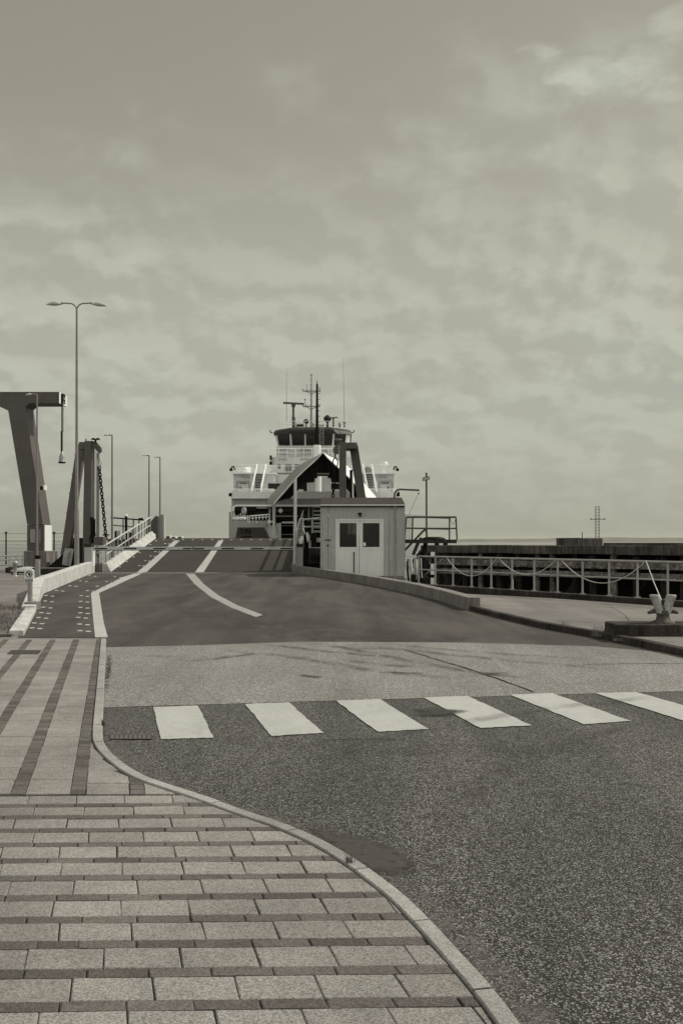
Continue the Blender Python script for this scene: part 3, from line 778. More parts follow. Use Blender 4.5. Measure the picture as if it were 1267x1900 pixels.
# ------------------------------------------------------------------ quay railing
def catenary(a, b, sag, n=14):
    a = Vector(a); b = Vector(b); return [a.lerp(b, i / n) - Vector((0, 0, 4 * sag * (i / n) * (1 - i / n))) for i in range(n + 1)]
RH = .94
rl = thing('quay_railing', 'pale steel two bar railing along the water edge', 'railing', RL(5, 0, .25))
for t in range(-2, 18):
    p = RL(t, 0, .25); m1 = MB()
    m1.box(p.x - .07, p.x + .07, p.y - .07, p.y + .07, .25, .275); m1.tube([(p.x, p.y, .27), (p.x, p.y, .25 + RH)], .030, 8)
    m1.build('post', m_galv, rl)
for hh, r_ in ((RH, .032), (RH * .52, .022)):
    m1 = MB(); m1.tube([RL(-2, 0, .25 + hh), RL(5, 0, .25 + hh), RL(17, 0, .25 + hh)], r_, 8); m1.build('rail', m_galv, rl)
# ropes looped on the railing
def on_rail(px):   # point on the top rail seen at column px
    k = (px - CX) / F; t = (k * railA.y - railA.x) / (rstep.x - k * rstep.y); return RL(t, -.02, .25 + RH + .015)
pk = [828, 923, 1033, 1198]; sg = [.60, .48, .62]
offs = [(828, 923), (925, 1033), (1040, 1198)]
lab = ['white rope sagging from the railing beside the platform', 'white rope sagging across the middle posts of the railing', 'longest white rope sagging on the railing above the quay bollard']
for (a, b), s_, l_ in zip(offs, sg, lab):
    m1 = MB(); m1.tube(catenary(on_rail(a), on_rail(b), s_), .012, 6); tag(m1.build('rope', m_galvw), l_, 'rope', 'white ropes hung on the railing')
m1 = MB(); e_ = G(1224, 1120, .1); m1.tube([on_rail(1199), P(1212, 1080, (on_rail(1199).y + 18.6) / 2), P(1226, 1113, 18.4)], .011, 6)
tag(m1.build('rope', m_galvw), 'straight white rope running down from the railing to the bollard', 'rope', 'white ropes hung on the railing')
m1 = MB(); m1.tube([on_rail(826), RL(-1.6, -.02, .55)], .007, 5); tag(m1.build('rope', m_galvw), 'thin slanting rope tied to the railing near the platform', 'rope', 'white ropes hung on the railing')
# small light on short post by the rail
bp = G(950, 1099, .1)
t = thing('beacon_light', 'small white lantern on a short post at the railing', 'lantern', bp)
m1 = MB(); m1.tube([bp, bp + Vector((0, 0, .42))], .035, 8); m1.build('post', m_galvw, t)
m1 = MB(); m1.lathe(bp + Vector((0, 0, .42)), [(.05, 0), (.085, .03), (.09, .12), (.06, .17), (.02, .19)], 12); m1.build('lantern', m_concd, t)

# ------------------------------------------------------------------ bollard on block
m1 = MB(); a = G(1143, 1181, .1); b = P(1300, 1160, a.y)
m1.box(a.x, b.x + .6, a.y, a.y + .80, .08, .30); m1.yprism([(a.x + .02, .09), (a.x - .05, .09), (a.x + .02, .26)], a.y + .05, a.y + .75)
tag(m1.build('bollard_plinth', m_concd, bevel=.03), 'dark weathered concrete block under the mooring bollard', 'concrete block')
by = a.y + .38; bc = P(1229, 1150, by); bx = bc.x; bz = .30
t = thing('mooring_bollard', 'two horned rusty mooring bollard on the concrete block', 'bollard', (bx, by, bz))
m1 = MB(); m1.lathe((bx, by, bz), [(.20, 0), (.19, .03), (.12, .05), (.105, .12), (.115, .20), (.10, .22)], 18)
m1.tube([(bx - .26, by, bz + .17), (bx - .17, by, bz + .20), (bx, by, bz + .22), (bx + .17, by, bz + .20), (bx + .26, by, bz + .17)], [.022, .04, .07, .04, .022], 10)
m1.build('base', simple('rusty_iron', .07, .8, .5, 8, .3, 60), t)
m_horn = simple('worn_white_iron', .30, .6, .35, 10, .2, 60, rust=.8)
for s_ in (-1, 1):
    m1 = MB(); n = 12; vs = []
    for (dx_, z_, rx_, ry_) in ((.05, .17, .085, .10), (.08, .26, .075, .09), (.11, .36, .075, .09), (.135, .44, .085, .10), (.145, .475, .085, .10), (.148, .485, .07, .085)):
        for j in range(n):
            a_ = 2 * math.pi * j / n; vs.append((bx + s_ * dx_ + rx_ * math.cos(a_), by + ry_ * math.sin(a_), bz + z_))
    fs = [(i * n + j, i * n + (j + 1) % n, (i + 1) * n + (j + 1) % n, (i + 1) * n + j) for i in range(5) for j in range(n)]
    m1.add(vs, fs, 0, True); m1.add(vs[-n:], [tuple(range(n))]); m1.build('horn', m_horn, t)

# ------------------------------------------------------------------ timber pier
pt = thing('timber_pier', 'long dark timber and concrete pier across the water', 'pier', (9, 42, -2.2))
YA, YB = 46.0, 37.0
XA = (805 - CX) / F * YA; XB = (1262 - CX) / F * YB
dv = Vector((XB - XA, YB - YA, 0)); PL = dv.length; dv.normalize(); dn_ = Vector((-dv.y, dv.x, 0))
if dn_.y < 0: dn_ = -dn_
def PP(t, off, z): p = Vector((XA, YA, 0)) + dv * t - dn_ * off; return Vector((p.x, p.y, z))
PLx = PL * 2.2
def pbar(m_, t0, t1, off, z, w_, h_, mi=0): m_.bar(PP(t0, off, z), PP(t1, off, z), w_, h_, m=mi)
m1 = MB()
t0 = 0.0; rr = random.Random(8)
while t0 < PLx:
    ln = 2.4; pbar(m1, t0, t0 + ln - .03, .12, 1.38 + rr.uniform(-.012, .012), .6, .34); t0 += ln
m1.build('cap_beam', m_cap, pt, bevel=.02)
m1 = MB(); m1.bar(PP(PL * .72, -2.0, 1.605), PP(PLx, -2.0, 1.605), 3.6, .10); m1.bar(PP(0, -2.4, 1.44), PP(PLx, -2.4, 1.44), 4.6, .2); m1.build('deck', m_cap, pt)
for z, h_, off, m_ in ((.80, .26, .30, m_timberl), (.42, .24, .28, m_timberl), (-1.5, .3, .25, m_timber)):
    m1 = MB(); t0 = 0
    while t0 < PLx:
        ln = rr.choice((4.1, 5.2)); pbar(m1, t0 + .02, t0 + ln - .02, off, z + rr.uniform(-.01, .01), .16, h_); t0 += ln
    m1.build('waling', m_, pt, bevel=.01)
npile = int(PLx / .95)
for k in range(npile):
    m1 = MB(); z1 = 1.2; p = PP(k * .95 + rr.uniform(-.12, .12), .10, 0)
    m1.tube([(p.x, p.y, -3.5), (p.x, p.y, z1)], rr.uniform(.10, .15), 8); m1.build('pile', m_timberl if rr.random() < .3 else m_timber, pt)
for k in range(int(PLx / 3.0)):
    m1 = MB(); m1.bar(PP(k * 3.0, -.15, -2.0), PP(k * 3.0 + 2.2, -.15, 1.1), .16, .2); m1.build('brace', m_timber, pt)
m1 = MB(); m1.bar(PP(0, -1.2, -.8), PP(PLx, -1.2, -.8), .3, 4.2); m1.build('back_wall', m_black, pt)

m1 = MB(); a = P(1027, 1003, 45.5); b = P(1095, 1013, 45.5)
m1.box(a.x, b.x, 43.4, 45.0, 1.50, 1.83); m1.box(a.x - .02, (a.x + b.x) / 2 - .1, 43.38, 45.02, 1.83, 1.855); m1.box(a.x + .8, a.x + .83, 43.6, 43.64, 1.79, 2.1)
m1.box((a.x + b.x) / 2 - .05, b.x + .01, 43.39, 45.01, 1.83, 1.84)
tag(m1.build('concrete_block', m_cap, bevel=.02), 'low dark concrete block lying on top of the pier', 'concrete block')
t = thing('lattice_mast', 'slender lattice mast with one crossbar standing on the pier', 'mast', P(1107.5, 1013, 44.2))
Ym = 44.2; zb = 1.54; zt = P(0, 940, Ym).z; xc = (1107.5 - CX) / F * Ym; hw = .075
m1 = MB()
for sx in (-1, 1):
    for sy in (-1, 1): m1.tube([(xc + sx * hw, Ym + sy * hw, zb), (xc + sx * hw, Ym + sy * hw, zt)], .009, 5)
nz = 14
for k in range(nz):
    z = zb + (zt - zb) * k / (nz - 1)
    for (ax, ay, bx_, by_) in ((-1, -1, 1, -1), (1, -1, 1, 1), (1, 1, -1, 1), (-1, 1, -1, -1)):
        m1.tube([(xc + ax * hw, Ym + ay * hw, z), (xc + bx_ * hw, Ym + by_ * hw, z)], .006, 4)
m1.build('lattice', m_steel, t)
m1 = MB(); z = P(0, 963.5, Ym).z; m1.tube([(xc - .31, Ym - .09, z), (xc + .31, Ym - .09, z)], .016, 6)
for sx in (-1, 1): m1.tube([(xc + sx * .30, Ym - .09, z - .04), (xc + sx * .30, Ym - .09, z + .05)], .02, 6)
m1.build('crossbar', m_steel, t)

# ------------------------------------------------------------------ booth
BY = 50.6; BZ = P(0, 1077, 50.6).z
bl = P(594.5, 938, BY); br = P(751, 938, BY)
x0, x1 = bl.x, br.x; ze = bl.z; zr = P(0, 925, BY + 2.9).z; BD = 5.8
bt = thing('ticket_booth', 'small grey cabin with double doors and a shallow pitched roof', 'cabin', ((x0 + x1) / 2, BY, BZ))
m1 = MB()
dx0, dx1 = P(622.5, 0, BY).x, P(711.5, 0, BY).x; dzt = P(0, 963, BY).z; dzb = P(0, 1076, BY).z
m1.box(x0 + .06, dx0, BY + .02, BY + .12, BZ, ze); m1.box(dx1, x1 - .06, BY + .02, BY + .12, BZ, ze); m1.box(dx0, dx1, BY + .02, BY + .12, dzt, ze)
m1.box(x0 + .06, x0 + .16, BY + .12, BY + BD, BZ, ze); m1.box(x1 - .16, x1 - .06, BY + .12, BY + BD, BZ, ze); 
wx0, wx1, wza, wzb = .30, 1.50, 2.05, 2.85
yb0, yb1 = BY + BD - .1, BY + BD
m1.box(x0 + .16, wx0, yb0, yb1, BZ, ze); m1.box(wx1, x1 - .16, yb0, yb1, BZ, ze); m1.box(wx0, wx1, yb0, yb1, BZ, wza); m1.box(wx0, wx1, yb0, yb1, wzb, ze)
for xx in (x0 + .06, x1 - .16): m1.add([(xx, BY + .02, ze), (xx, BY + BD, ze), (xx, BY + 2.9, zr - .08), (xx + .1, BY + .02, ze), (xx + .1, BY + BD, ze), (xx + .1, BY + 2.9, zr - .08)], [(0, 2, 1), (3, 4, 5), (0, 3, 5, 2), (1, 2, 5, 4)])
m1.build('wall', m_booth, bt)
for px in (609, 722): x = P(px, 0, BY).x; m1 = MB(); m1.box(x - .007, x + .007, BY + .012, BY + .022, BZ + .25, ze - .1); m1.build('panel_joint', m_steel, bt)
f_ = MB(); f_.box(wx0, wx1, yb0 - .02, yb0, wza, wza + .06).box(wx0, wx1, yb0 - .02, yb0, wzb - .06, wzb).box((wx0 + wx1) / 2 - .03, (wx0 + wx1) / 2 + .03, yb0 - .02, yb0, wza + .06, wzb - .06).box(wx0 + .25, wx0 + .29, yb0 - .02, yb0, wza + .06, wzb - .06); f_.build('rear_window_frame', m_boothd, bt)
f_ = MB(); f_.box(x0 + .3, x1 - .5, BY + 2.2, BY + 3.0, .86, .92); f_.box(x0 + .4, x0 + .46, BY + 2.3, BY + 2.36, BZ, .86); f_.box(x1 - .66, x1 - .6, BY + 2.3, BY + 2.36, BZ, .86); f_.build('desk', m_boothd, bt)
m1 = MB(); m1.box(x0 + .04, x1 - .04, BY, BY + BD + .02, BZ - .4, BZ + .22); m1.build('plinth', m_concg, bt)
m1 = MB()
for s_ in (0, 1):
    ya, yb = (BY - .10, BY + 2.9) if s_ == 0 else (BY + BD + .1, BY + 2.9)
    zl = ze + .02
    m1.add([(x0, ya, zl), (x1, ya, zl), (x1, yb, zr), (x0, yb, zr), (x0, ya, zl + .05), (x1, ya, zl + .05), (x1, yb, zr + .05), (x0, yb, zr + .05)],
           [(0, 3, 2, 1), (4, 5, 6, 7), (0, 1, 5, 4), (1, 2, 6, 5), (2, 3, 7, 6), (3, 0, 4, 7)] if s_ == 0 else [(0, 1, 2, 3), (4, 7, 6, 5), (0, 4, 5, 1), (1, 5, 6, 2), (2, 6, 7, 3), (3, 7, 4, 0)])
m1.build('roof', m_roof, bt)
m1 = MB(); m1.box(x0, x1, BY - .16, BY - .11, ze - .01, ze + .05); m1.build('gutter', m_boothd, bt)
m1 = MB(); m1.box(x0, x1, BY - .10, BY + .02, ze - .07, ze + .0); m1.build('fascia', m_roof, bt)
# doors
m1 = MB(); fw = .09
m1.box(dx0, dx1, BY, BY + .06, dzt - fw, dzt); m1.box(dx0, dx0 + fw, BY, BY + .06, dzb, dzt - fw); m1.box(dx1 - fw, dx1, BY, BY + .06, dzb, dzt - fw); m1.build('door_frame', m_boothd, bt)
xm = P(666.5, 0, BY).x; wz0, wz1 = P(0, 1015, BY).z, P(0, 970.5, BY).z
for k, (a, b, wa, wb) in enumerate(((dx0 + fw, xm - .01, P(630, 0, BY).x, P(661.5, 0, BY).x), (xm + .01, dx1 - fw, P(673, 0, BY).x, P(704, 0, BY).x))):
    m1 = MB(); yf = BY + .025; yb_ = BY + .075
    m1.box(a, wa, yf, yb_, dzb + .02, dzt - fw - .01); m1.box(wb, b, yf, yb_, dzb + .02, dzt - fw - .01); m1.box(wa, wb, yf, yb_, dzb + .02, wz0); m1.box(wa, wb, yf, yb_, wz1, dzt - fw - .01)
    m1.box(wa - .01, wb + .01, yf - .012, yf, wz0 - .12, wz0 - .10)
    dr = m1.build('door', m_boothd, bt)
    m1 = MB(); m1.box(wa, wb, yf + .02, yf + .03, wz0, wz1); m1.build('pane', m_clear, dr)
    m1 = MB(); m1.box(wa - .035, wb + .035, yf - .006, yf, wz1, wz1 + .03).box(wa - .035, wb + .035, yf - .006, yf, wz0 - .03, wz0).box(wa - .035, wa, yf - .006, yf, wz0, wz1).box(wb, wb + .035, yf - .006, yf, wz0, wz1); m1.build('window_frame', m_boothd, dr)
    if k == 1:
        m1 = MB(); m1.box(wa + .03, wa + .14, yf + .012, yf + .018, wz0 + .05, wz0 + .22); m1.build('notice', m_ship, dr)
m1 = MB(); hx = P(656.5, 0, BY).x; hz0, hz1 = P(0, 1065, BY).z, P(0, 1024, BY).z
m1.tube([(hx, BY - .05, hz0), (hx, BY - .05, hz1)], .025, 8); m1.box(hx - .01, hx + .01, BY - .05, BY + .025, hz0 + .05, hz0 + .08); m1.box(hx - .01, hx + .01, BY - .05, BY + .025, hz1 - .08, hz1 - .05); m1.build('handle_bar', m_black, bt)
lm = P(667.5, 954, BY); m1 = MB(); m1.box(lm.x - .09, lm.x + .09, BY - .12, BY - .02, lm.z - .02, lm.z + .07); m1.box(lm.x - .02, lm.x + .05, BY - .04, BY + .02, lm.z - .13, lm.z - .02); m1.build('wall_lamp', m_black, bt)
ds = P(733, 0, BY).x; m1 = MB(); m1.tube([(ds, BY - .12, ze), (ds, BY - .03, ze - .22), (ds, BY - .03, BZ + .05)], .035, 10)
for zz_ in (ze - .7, BZ + .9): m1.tube([(ds, BY - .03, zz_), (ds, BY - .03, zz_ + .04)], .05, 10)
m1.build('downpipe', m_steell, bt)
m1 = MB(); p = P(608, 1002, BY); m1.box(p.x - .15, p.x + .15, BY - .005, BY + .022, p.z - .025, p.z + .025); m1.build('name_plate', m_shipc, bt)
m1 = MB(); p = P(608, 1012, BY); m1.lathe((p.x, BY - .01, p.z), [(.05, 0), (.05, .03)], 10, 0, 'Y'); m1.build('socket', m_shipc, bt)
m1 = MB(); p = P(609.5, 956.5, BY); m1.box(p.x - .04, p.x + .04, BY, BY + .022, p.z - .03, p.z + .03); m1.build('small_plate', m_boothd, bt)
for xa_, xb_ in ((x0, x0 + .06), (x1 - .06, x1)): m1 = MB(); m1.box(xa_, xb_, BY - .02, BY + .08, BZ + .1, ze + .02); m1.build('corner_trim', m_booth, bt)

# ------------------------------------------------------------------ ramp
rp = thing('ferry_ramp', 'sloping linkspan ramp rising from the road to the ship', 'ramp', ((-13 - 2.4) / 2, HINGE_Y, 0))
xl, xr = RP(200, 1062).x - .2, RP(545, 1062).x
def rz(Y, dz=0): return SLOPE * (Y - HINGE_Y) + dz
YT = (H + SLOPE * HINGE_Y) / (SLOPE + (998.5 - HOR) / F)
def slabx(m_, xa, xb, ya, yb, d0, d1, mi=0):
    m_.add([(xa, ya, rz(ya, d0)), (xb, ya, rz(ya, d0)), (xb, yb, rz(yb, d0)), (xa, yb, rz(yb, d0)), (xa, ya, rz(ya, d1)), (xb, ya, rz(ya, d1)), (xb, yb, rz(yb, d1)), (xa, yb, rz(yb, d1))],
           [(0, 3, 2, 1), (4, 5, 6, 7), (0, 1, 5, 4), (1, 2, 6, 5), (2, 3, 7, 6), (3, 0, 4, 7)], mi)
m1 = MB(); slabx(m1, xl, xr, HINGE_Y + .12, YT, -.7, 0); m1.build('deck', m_rampdeck, rp)
m1 = MB(); zt_ = rz(YT); m1.add([(xl, YT, zt_), (xr, YT, zt_), (xr, 80, zt_ - .9), (xl, 80, zt_ - .9), (xl, YT, zt_ - .6), (xr, YT, zt_ - .6), (xr, 80, zt_ - 1.3), (xl, 80, zt_ - 1.3)], [(0, 1, 2, 3), (4, 7, 6, 5), (0, 4, 5, 1), (1, 5, 6, 2), (2, 6, 7, 3), (3, 7, 4, 0)])
m1.build('outer_deck', m_rampdeck, rp)
m1 = MB(); kx = xl + .02
m1.add([(kx, HINGE_Y + .3, rz(HINGE_Y + .3, .0)), (kx + .35, HINGE_Y + .3, rz(HINGE_Y + .3, .005)), (kx + .35, YT + .1, rz(YT, .005)), (kx, YT + .1, rz(YT, 0)),
        (kx - .05, HINGE_Y + .3, rz(HINGE_Y + .3, .46)), (kx + .1, HINGE_Y + .3, rz(HINGE_Y + .3, .46)), (kx + .1, YT + .1, rz(YT, .46)), (kx - .05, YT + .1, rz(YT, .46))],
       [(0, 3, 2, 1), (4, 5, 6, 7), (0, 1, 5, 4), (1, 2, 6, 5), (2, 3, 7, 6), (3, 0, 4, 7)])
m1.build('side_kerb', m_conc, rp)
m1 = MB(); slabx(m1, xr - .18, xr + .05, HINGE_Y + .2, YT, -.1, .28); m1.build('side_kerb', m_steel, rp)
# ramp handrail left
yy0, yy1 = HINGE_Y + .5, YT - .3
for k in range(14):
    Y_ = yy0 + (yy1 - yy0) * k / 13; m1 = MB(); m1.bar((kx + .02, Y_, rz(Y_, .40)), (kx + .02, Y_, rz(Y_, 1.45)), .05, .09, up=(0, 1, 0)); m1.build('railing_post', m_galv, rp)
for hh, r_ in ((1.45, .045), (.92, .035)):
    m1 = MB(); m1.tube([(kx + .02, yy0 - .05, rz(yy0, hh)), (kx + .02, yy1 + .05, rz(yy1, hh))], r_, 8); m1.build('handrail', m_galvw, rp)
for k in range(13):
    Y_ = yy0 + .3 + (yy1 - yy0 - .6) * k / 12; m1 = MB(); m1.bar((xr + .02, Y_, rz(Y_, .2)), (xr + .02, Y_, rz(Y_, 1.9)), .06, .07, up=(0, 1, 0)); m1.build('railing_post', m_steel, rp)
for hh, th in ((.45, .5), (1.15, .12), (1.85, .16)):
    m1 = MB(); m1.bar((xr + .02, yy0 + .2, rz(yy0 + .2, hh)), (xr + .02, yy1, rz(yy1, hh)), .04, th); m1.build('railing_bar', m_steel, rp)

# ------------------------------------------------------------------ chain helper
def chain_mb(mb, a, b, link, r, n=10, seg=5, sag=0.0):
    a = Vector(a); b = Vector(b); Ld = (b - a).length; k = max(2, int(Ld / (link * .72)))
    for i in range(k):
        def q(t): return a.lerp(b, t) + Vector((0, -sag * 4 * t * (1 - t), 0))
        c = q((i + .5) / k); d = (q((i + 1) / k) - q(i / k)).normalized()
        s_ = d.cross(Vector((0, 1, 0)) if i % 2 == 0 else Vector((1, .35, 0))).normalized()
        if i % 2: s_ = (Vector((.35, 1, 0)) - d * d.dot(Vector((.35, 1, 0)))).normalized()
        ps = []
        for j in range(n):
            an = 2 * math.pi * j / n; ps.append(c + d * (math.cos(an) * link * .5) + s_ * (math.sin(an) * link * .30))
        mb.tube(ps, r, seg, closed=True)

def bars_quad(m_, pts, Y0, d, mi=0):    # outline in photo px at distance Y0, extruded by d
    m_.yprism([(P(x, y, Y0).x, P(x, y, Y0).z) for x, y in pts], Y0, Y0 + d, mi)

# lifting gantry left
gY = 56.9
gl = thing('lifting_gantry', 'tall dark steel lifting frame with chain left of the ramp', 'gantry', P(164, 1063, gY), 'lifting frames beside the ramp')
m1 = MB(); bars_quad(m1, [(157.5, 818), (170, 818), (167.5, 1012), (153.5, 1062), (167.5, 1062), (170, 1012)][:0] or [(157.5, 818), (170, 818), (167, 1066), (153, 1066)], gY, .45); m1.build('column', m_steel, gl)
m1 = MB(); bars_quad(m1, [(171.5, 828), (176, 828), (175.5, 1040), (170, 1040)], gY + .5, .5); m1.build('guide_rail', m_steell, gl)
m1 = MB(); bars_quad(m1, [(176.5, 840), (181.5, 840), (181, 1060), (175, 1060)], gY + 1.4, .5); m1.build('column', m_steel, gl)
m1 = MB(); m1.bar(P(152, 826, gY + 2), P(119.5, 1052, gY + 1), .45, .5, up=(0, 1, 0)); m1.build('brace', m_steel, gl)
for k in range(6):
    t_ = .08 + k * .16; a = P(152, 826, gY + 2).lerp(P(119.5, 1052, gY + 1), t_); m1 = MB(); m1.bar(a + Vector((-.34, 0, 0)), a + Vector((-.2, 0, 0)), .05, .05); m1.build('step', m_steel, gl)
m1 = MB(); bars_quad(m1, [(147, 820), (158, 820), (158, 833), (147, 833)], gY + .1, 2.2); m1.build('top_beam', m_steel, gl)
m1 = MB(); a = P(170, 819, gY + .2); b = P(187.5, 838, gY + .3); bars_quad(m1, [(170, 818), (178, 819), (187, 830), (188, 836), (184, 841), (176, 832), (170, 829)], gY + .1, .3); m1.build('sheave_arm', m_steel, gl)
m1 = MB(); m1.tube([P(160, 818, gY + .2), P(160, 814, gY + .2)], .05, 6); m1.build('lifting_eye', m_galv, gl)
m1 = MB(); m1.tube([P(184, 840, gY + .2), P(184, 852, gY + .2)], .05, 6); m1.build('shackle', m_galv, gl)
m1 = MB(); c = P(184.5, 858, gY + .2); m1.tube([c + Vector((.13 * math.cos(t_ * .5236), 0, .24 * math.sin(t_ * .5236))) for t_ in range(12)], .035, 6, closed=True); m1.build('ring', m_galvw, gl)
m1 = MB(); chain_mb(m1, P(184.8, 866, gY + .2), P(197.5, 1001, gY + .6), .24, .035); m1.build('chain', m_black, gl)
m1 = MB(); m1.bar(P(191, 992.5, gY + .6), P(203, 992.5, gY + .6), .06, .08); m1.build('chain_stop', m_black, gl)
m1 = MB(); rr = random.Random(31)
for k in range(8):
    xa = 169 + rr.uniform(0, 8); m1.tube([P(xa, 962 + rr.uniform(-5, 10), gY - .1), P(xa + rr.uniform(-2, 7), 985 + rr.uniform(-8, 8), gY - .25), P(xa + rr.uniform(-3, 3), 1006 + rr.uniform(-3, 5), gY - .1)], .04, 6)
m1.build('hoses', m_black, gl)
for k in range(7): y_ = 960 + k * 6.5; m1 = MB(); m1.pbox(170.5, y_, 174, y_ + 3, gY - .02, .2, 0); m1.build('bracket', m_galvw, gl)
m1 = MB()
for a in (-1, 1):
    m1.tube([P(178, 820, gY), P(178 + a * 1, 815.5, gY), P(178 + a * 3, 814.5, gY)], .04, 6); c = P(178 + a * 4, 814.5, gY); m1.lathe(c - Vector((0, 0, .05)), [(.14, 0), (.12, .06), (.04, .11)], 10)
tag(m1.build('floodlight', m_black), 'small twin floodlight on top of the left lifting frame', 'floodlight')
# winch box beside it
m1 = MB(); m1.pbox(174, 996, 192, 1011, gY - .3, .8, 0); m1.pbox(176, 1011, 194, 1013, gY - .28, .76, 1)
m1.pbox(177, 1013, 179, 1050, gY - .3, .1, 1); m1.pbox(188, 1013, 190, 1046, gY - .3, .1, 1); m1.pbox(179, 1024, 188, 1026, gY - .29, .06, 1)
o = tag(m1.build('hydraulic_cabinet', [m_steel, m_galvw], bevel=.03), 'small dark cabinet on pale legs beside the ramp handrail', 'cabinet')
# dark block behind the gantry foot
m1 = MB(); m1.pbox(129, 998, 155, 1052, gY + 1.6, 1.4, 0); tag(m1.build('machinery_housing', m_concd, bevel=.03), 'dark machinery housing behind the foot of the left lifting frame', 'housing')
m1 = MB(); m1.bar(P(126, 1018, gY - 1.2), P(121, 1049, gY - 1.2), .05, .28, up=(1, 0, 0)); m1.bar(P(133, 1018, gY - 1.1), P(127.5, 1050, gY - 1.1), .05, .24, up=(1, 0, 0)); m1.bar(P(123, 1024, gY - 1.3), P(119.5, 1047, gY - 1.3), .10, .20, up=(1, 0, 0))
tag(m1.build('leaning_boards', m_galv), 'pale boards leaning against the dark lifting frame foot', 'boards')
m1 = MB(); bars_quad(m1, [(88, 1053), (121, 1025), (131, 1010), (136, 1053)], gY - .6, .8); tag(m1.build('rubble_mound', m_black, bevel=.05), 'dark sloping fender block at the foot of the left frame', 'fender block')

# lifting gantry right
gr = thing('lifting_gantry', 'tall dark steel lifting frame with chain right of the ramp behind the cabin', 'gantry', P(635.5, 1063, gY), 'lifting frames beside the ramp')
m1 = MB(); bars_quad(m1, [(629, 819.5), (642, 819.5), (643.5, 1066), (630, 1066)], gY, .45); m1.build('column', m_steel, gr)
m1 = MB(); m1.bar(P(656, 828, gY + 1.4), P(690, 1052, gY + 1), .48, .5, up=(0, 1, 0)); m1.build('brace', m_steel, gr)
m1 = MB(); bars_quad(m1, [(642.3, 821), (662.5, 821), (662.5, 832), (642.3, 832)], gY + .1, 1.6); m1.build('top_beam', m_steel, gr)
m1 = MB(); bars_quad(m1, [(628.5, 822), (628.5, 842), (622, 842), (618, 839), (617.5, 833), (622, 827)], gY + .05, .3); c = P(622, 836, gY + .03); m1.build('sheave_arm', m_steel, gr)
m1 = MB(); m1.lathe(P(629.5, 817, gY + .1) - Vector((0, 0, 0)), [(.05, -.3), (.09, -.25), (.09, .1), (.04, .15)], 10, 0, 'X'); m1.build('motor', m_steel, gr)
m1 = MB(); m1.tube([P(622, 840, gY + .2), P(622, 851, gY + .2)], .05, 6); m1.build('shackle', m_steel, gr)
m1 = MB(); c = P(622, 859, gY + .2); m1.tube([c + Vector((.14 * math.cos(t_ * .5236), 0, .27 * math.sin(t_ * .5236))) for t_ in range(12)], .035, 6, closed=True); m1.build('ring', m_black, gr)
m1 = MB(); chain_mb(m1, P(621.5, 868, gY + .2), P(617.5, 922, gY + .5), .24, .035); m1.build('chain', m_black, gr)
m1 = MB(); m1.tube([P(651.5, 872, gY + .7), P(652, 925, gY + .7)], .09, 8, 0); m1.tube([P(654, 877, gY + .65), P(654.5, 925, gY + .65)], .04, 8, 1); m1.build('hydraulic_ram', [m_black, m_ship], gr)

# ------------------------------------------------------------------ barriers
def barrier(side, label):
    BYr = 55.0
    if side < 0: hx0, hx1, tipx, top, base = 157, 169.5, 355, 1009.5, 1047; ax = 170
    else: hx0, hx1, tipx, top, base = 548.5, 562, 359, 1012, 1048; ax = 548
    t = thing('barrier_gate', label, 'barrier', P((hx0 + hx1) / 2, base, BYr + .2), 'barriers across the ramp')
    a = P(hx0, 1015, BYr); b = P(hx1, base, BYr)
    m1 = MB(); m1.box(a.x, b.x, BYr, BYr + .5, .35, a.z); m1.build('housing', m_booth, t, bevel=.015)
    m1 = MB(); m1.box(a.x - .02, b.x + .02, BYr - .02, BYr + .52, a.z, a.z + .18); m1.build('cap', m_shipc, t, bevel=.02)
    z = P(0, 1016.5, BYr).z; X0 = P(ax, 0, BYr).x; X1 = P(tipx, 0, BYr).x; s_ = 1 if X1 > X0 else -1
    m1 = MB(); m1.box(min(X0 - s_ * .1, X1), max(X0 - s_ * .1, X1), BYr + .1, BYr + .18, z - .10, z + .06); m1.build('arm', m_galvw, t)
    m1 = MB(); X = X0 + s_ * .15
    while abs(X - X0) < abs(X1 - X0) - .3:
        e_ = X + s_ * .66; e_ = min(e_, X1) if s_ > 0 else max(e_, X1)
        m1.box(min(X, e_), max(X, e_), BYr + .094, BYr + .1, z - .07, z - .005); X += s_ * 1.58
    m1.build('dark_stripes', m_black, t)
    m1 = MB(); m1.box(min(X0, X1), max(X0, X1), BYr + .11, BYr + .15, z - .145, z - .105); m1.build('skirt', m_shipc, t)
    if side < 0:
        m1 = MB(); m1.box(b.x + .01, b.x + .10, BYr + .05, BYr + .45, .4, a.z - .12); m1.build('lit_side', m_ship, t)  # white plate painting the sunlit right face of the housing
    return t
barrier(-1, 'closed barrier arm and its housing on the left of the ramp')
barrier(1, 'closed barrier arm and its housing on the right of the ramp')

# thin signal pole by the right barrier
t = thing('thin_pole', 'slender bare white pole beside the right barrier housing', 'pole', P(547.5, 1046, 54.7))
m1 = MB(); m1.tube([P(547, 1047, 54.7), P(547.8, 888, 54.7)], [.09, .075], 10); m1.build('shaft', m_galvw, t); m1 = MB(); m1.tube([P(545, 1048, 54.7), P(546.5, 1034, 54.6)], .035, 6); m1.build('stay', m_galvw, t)

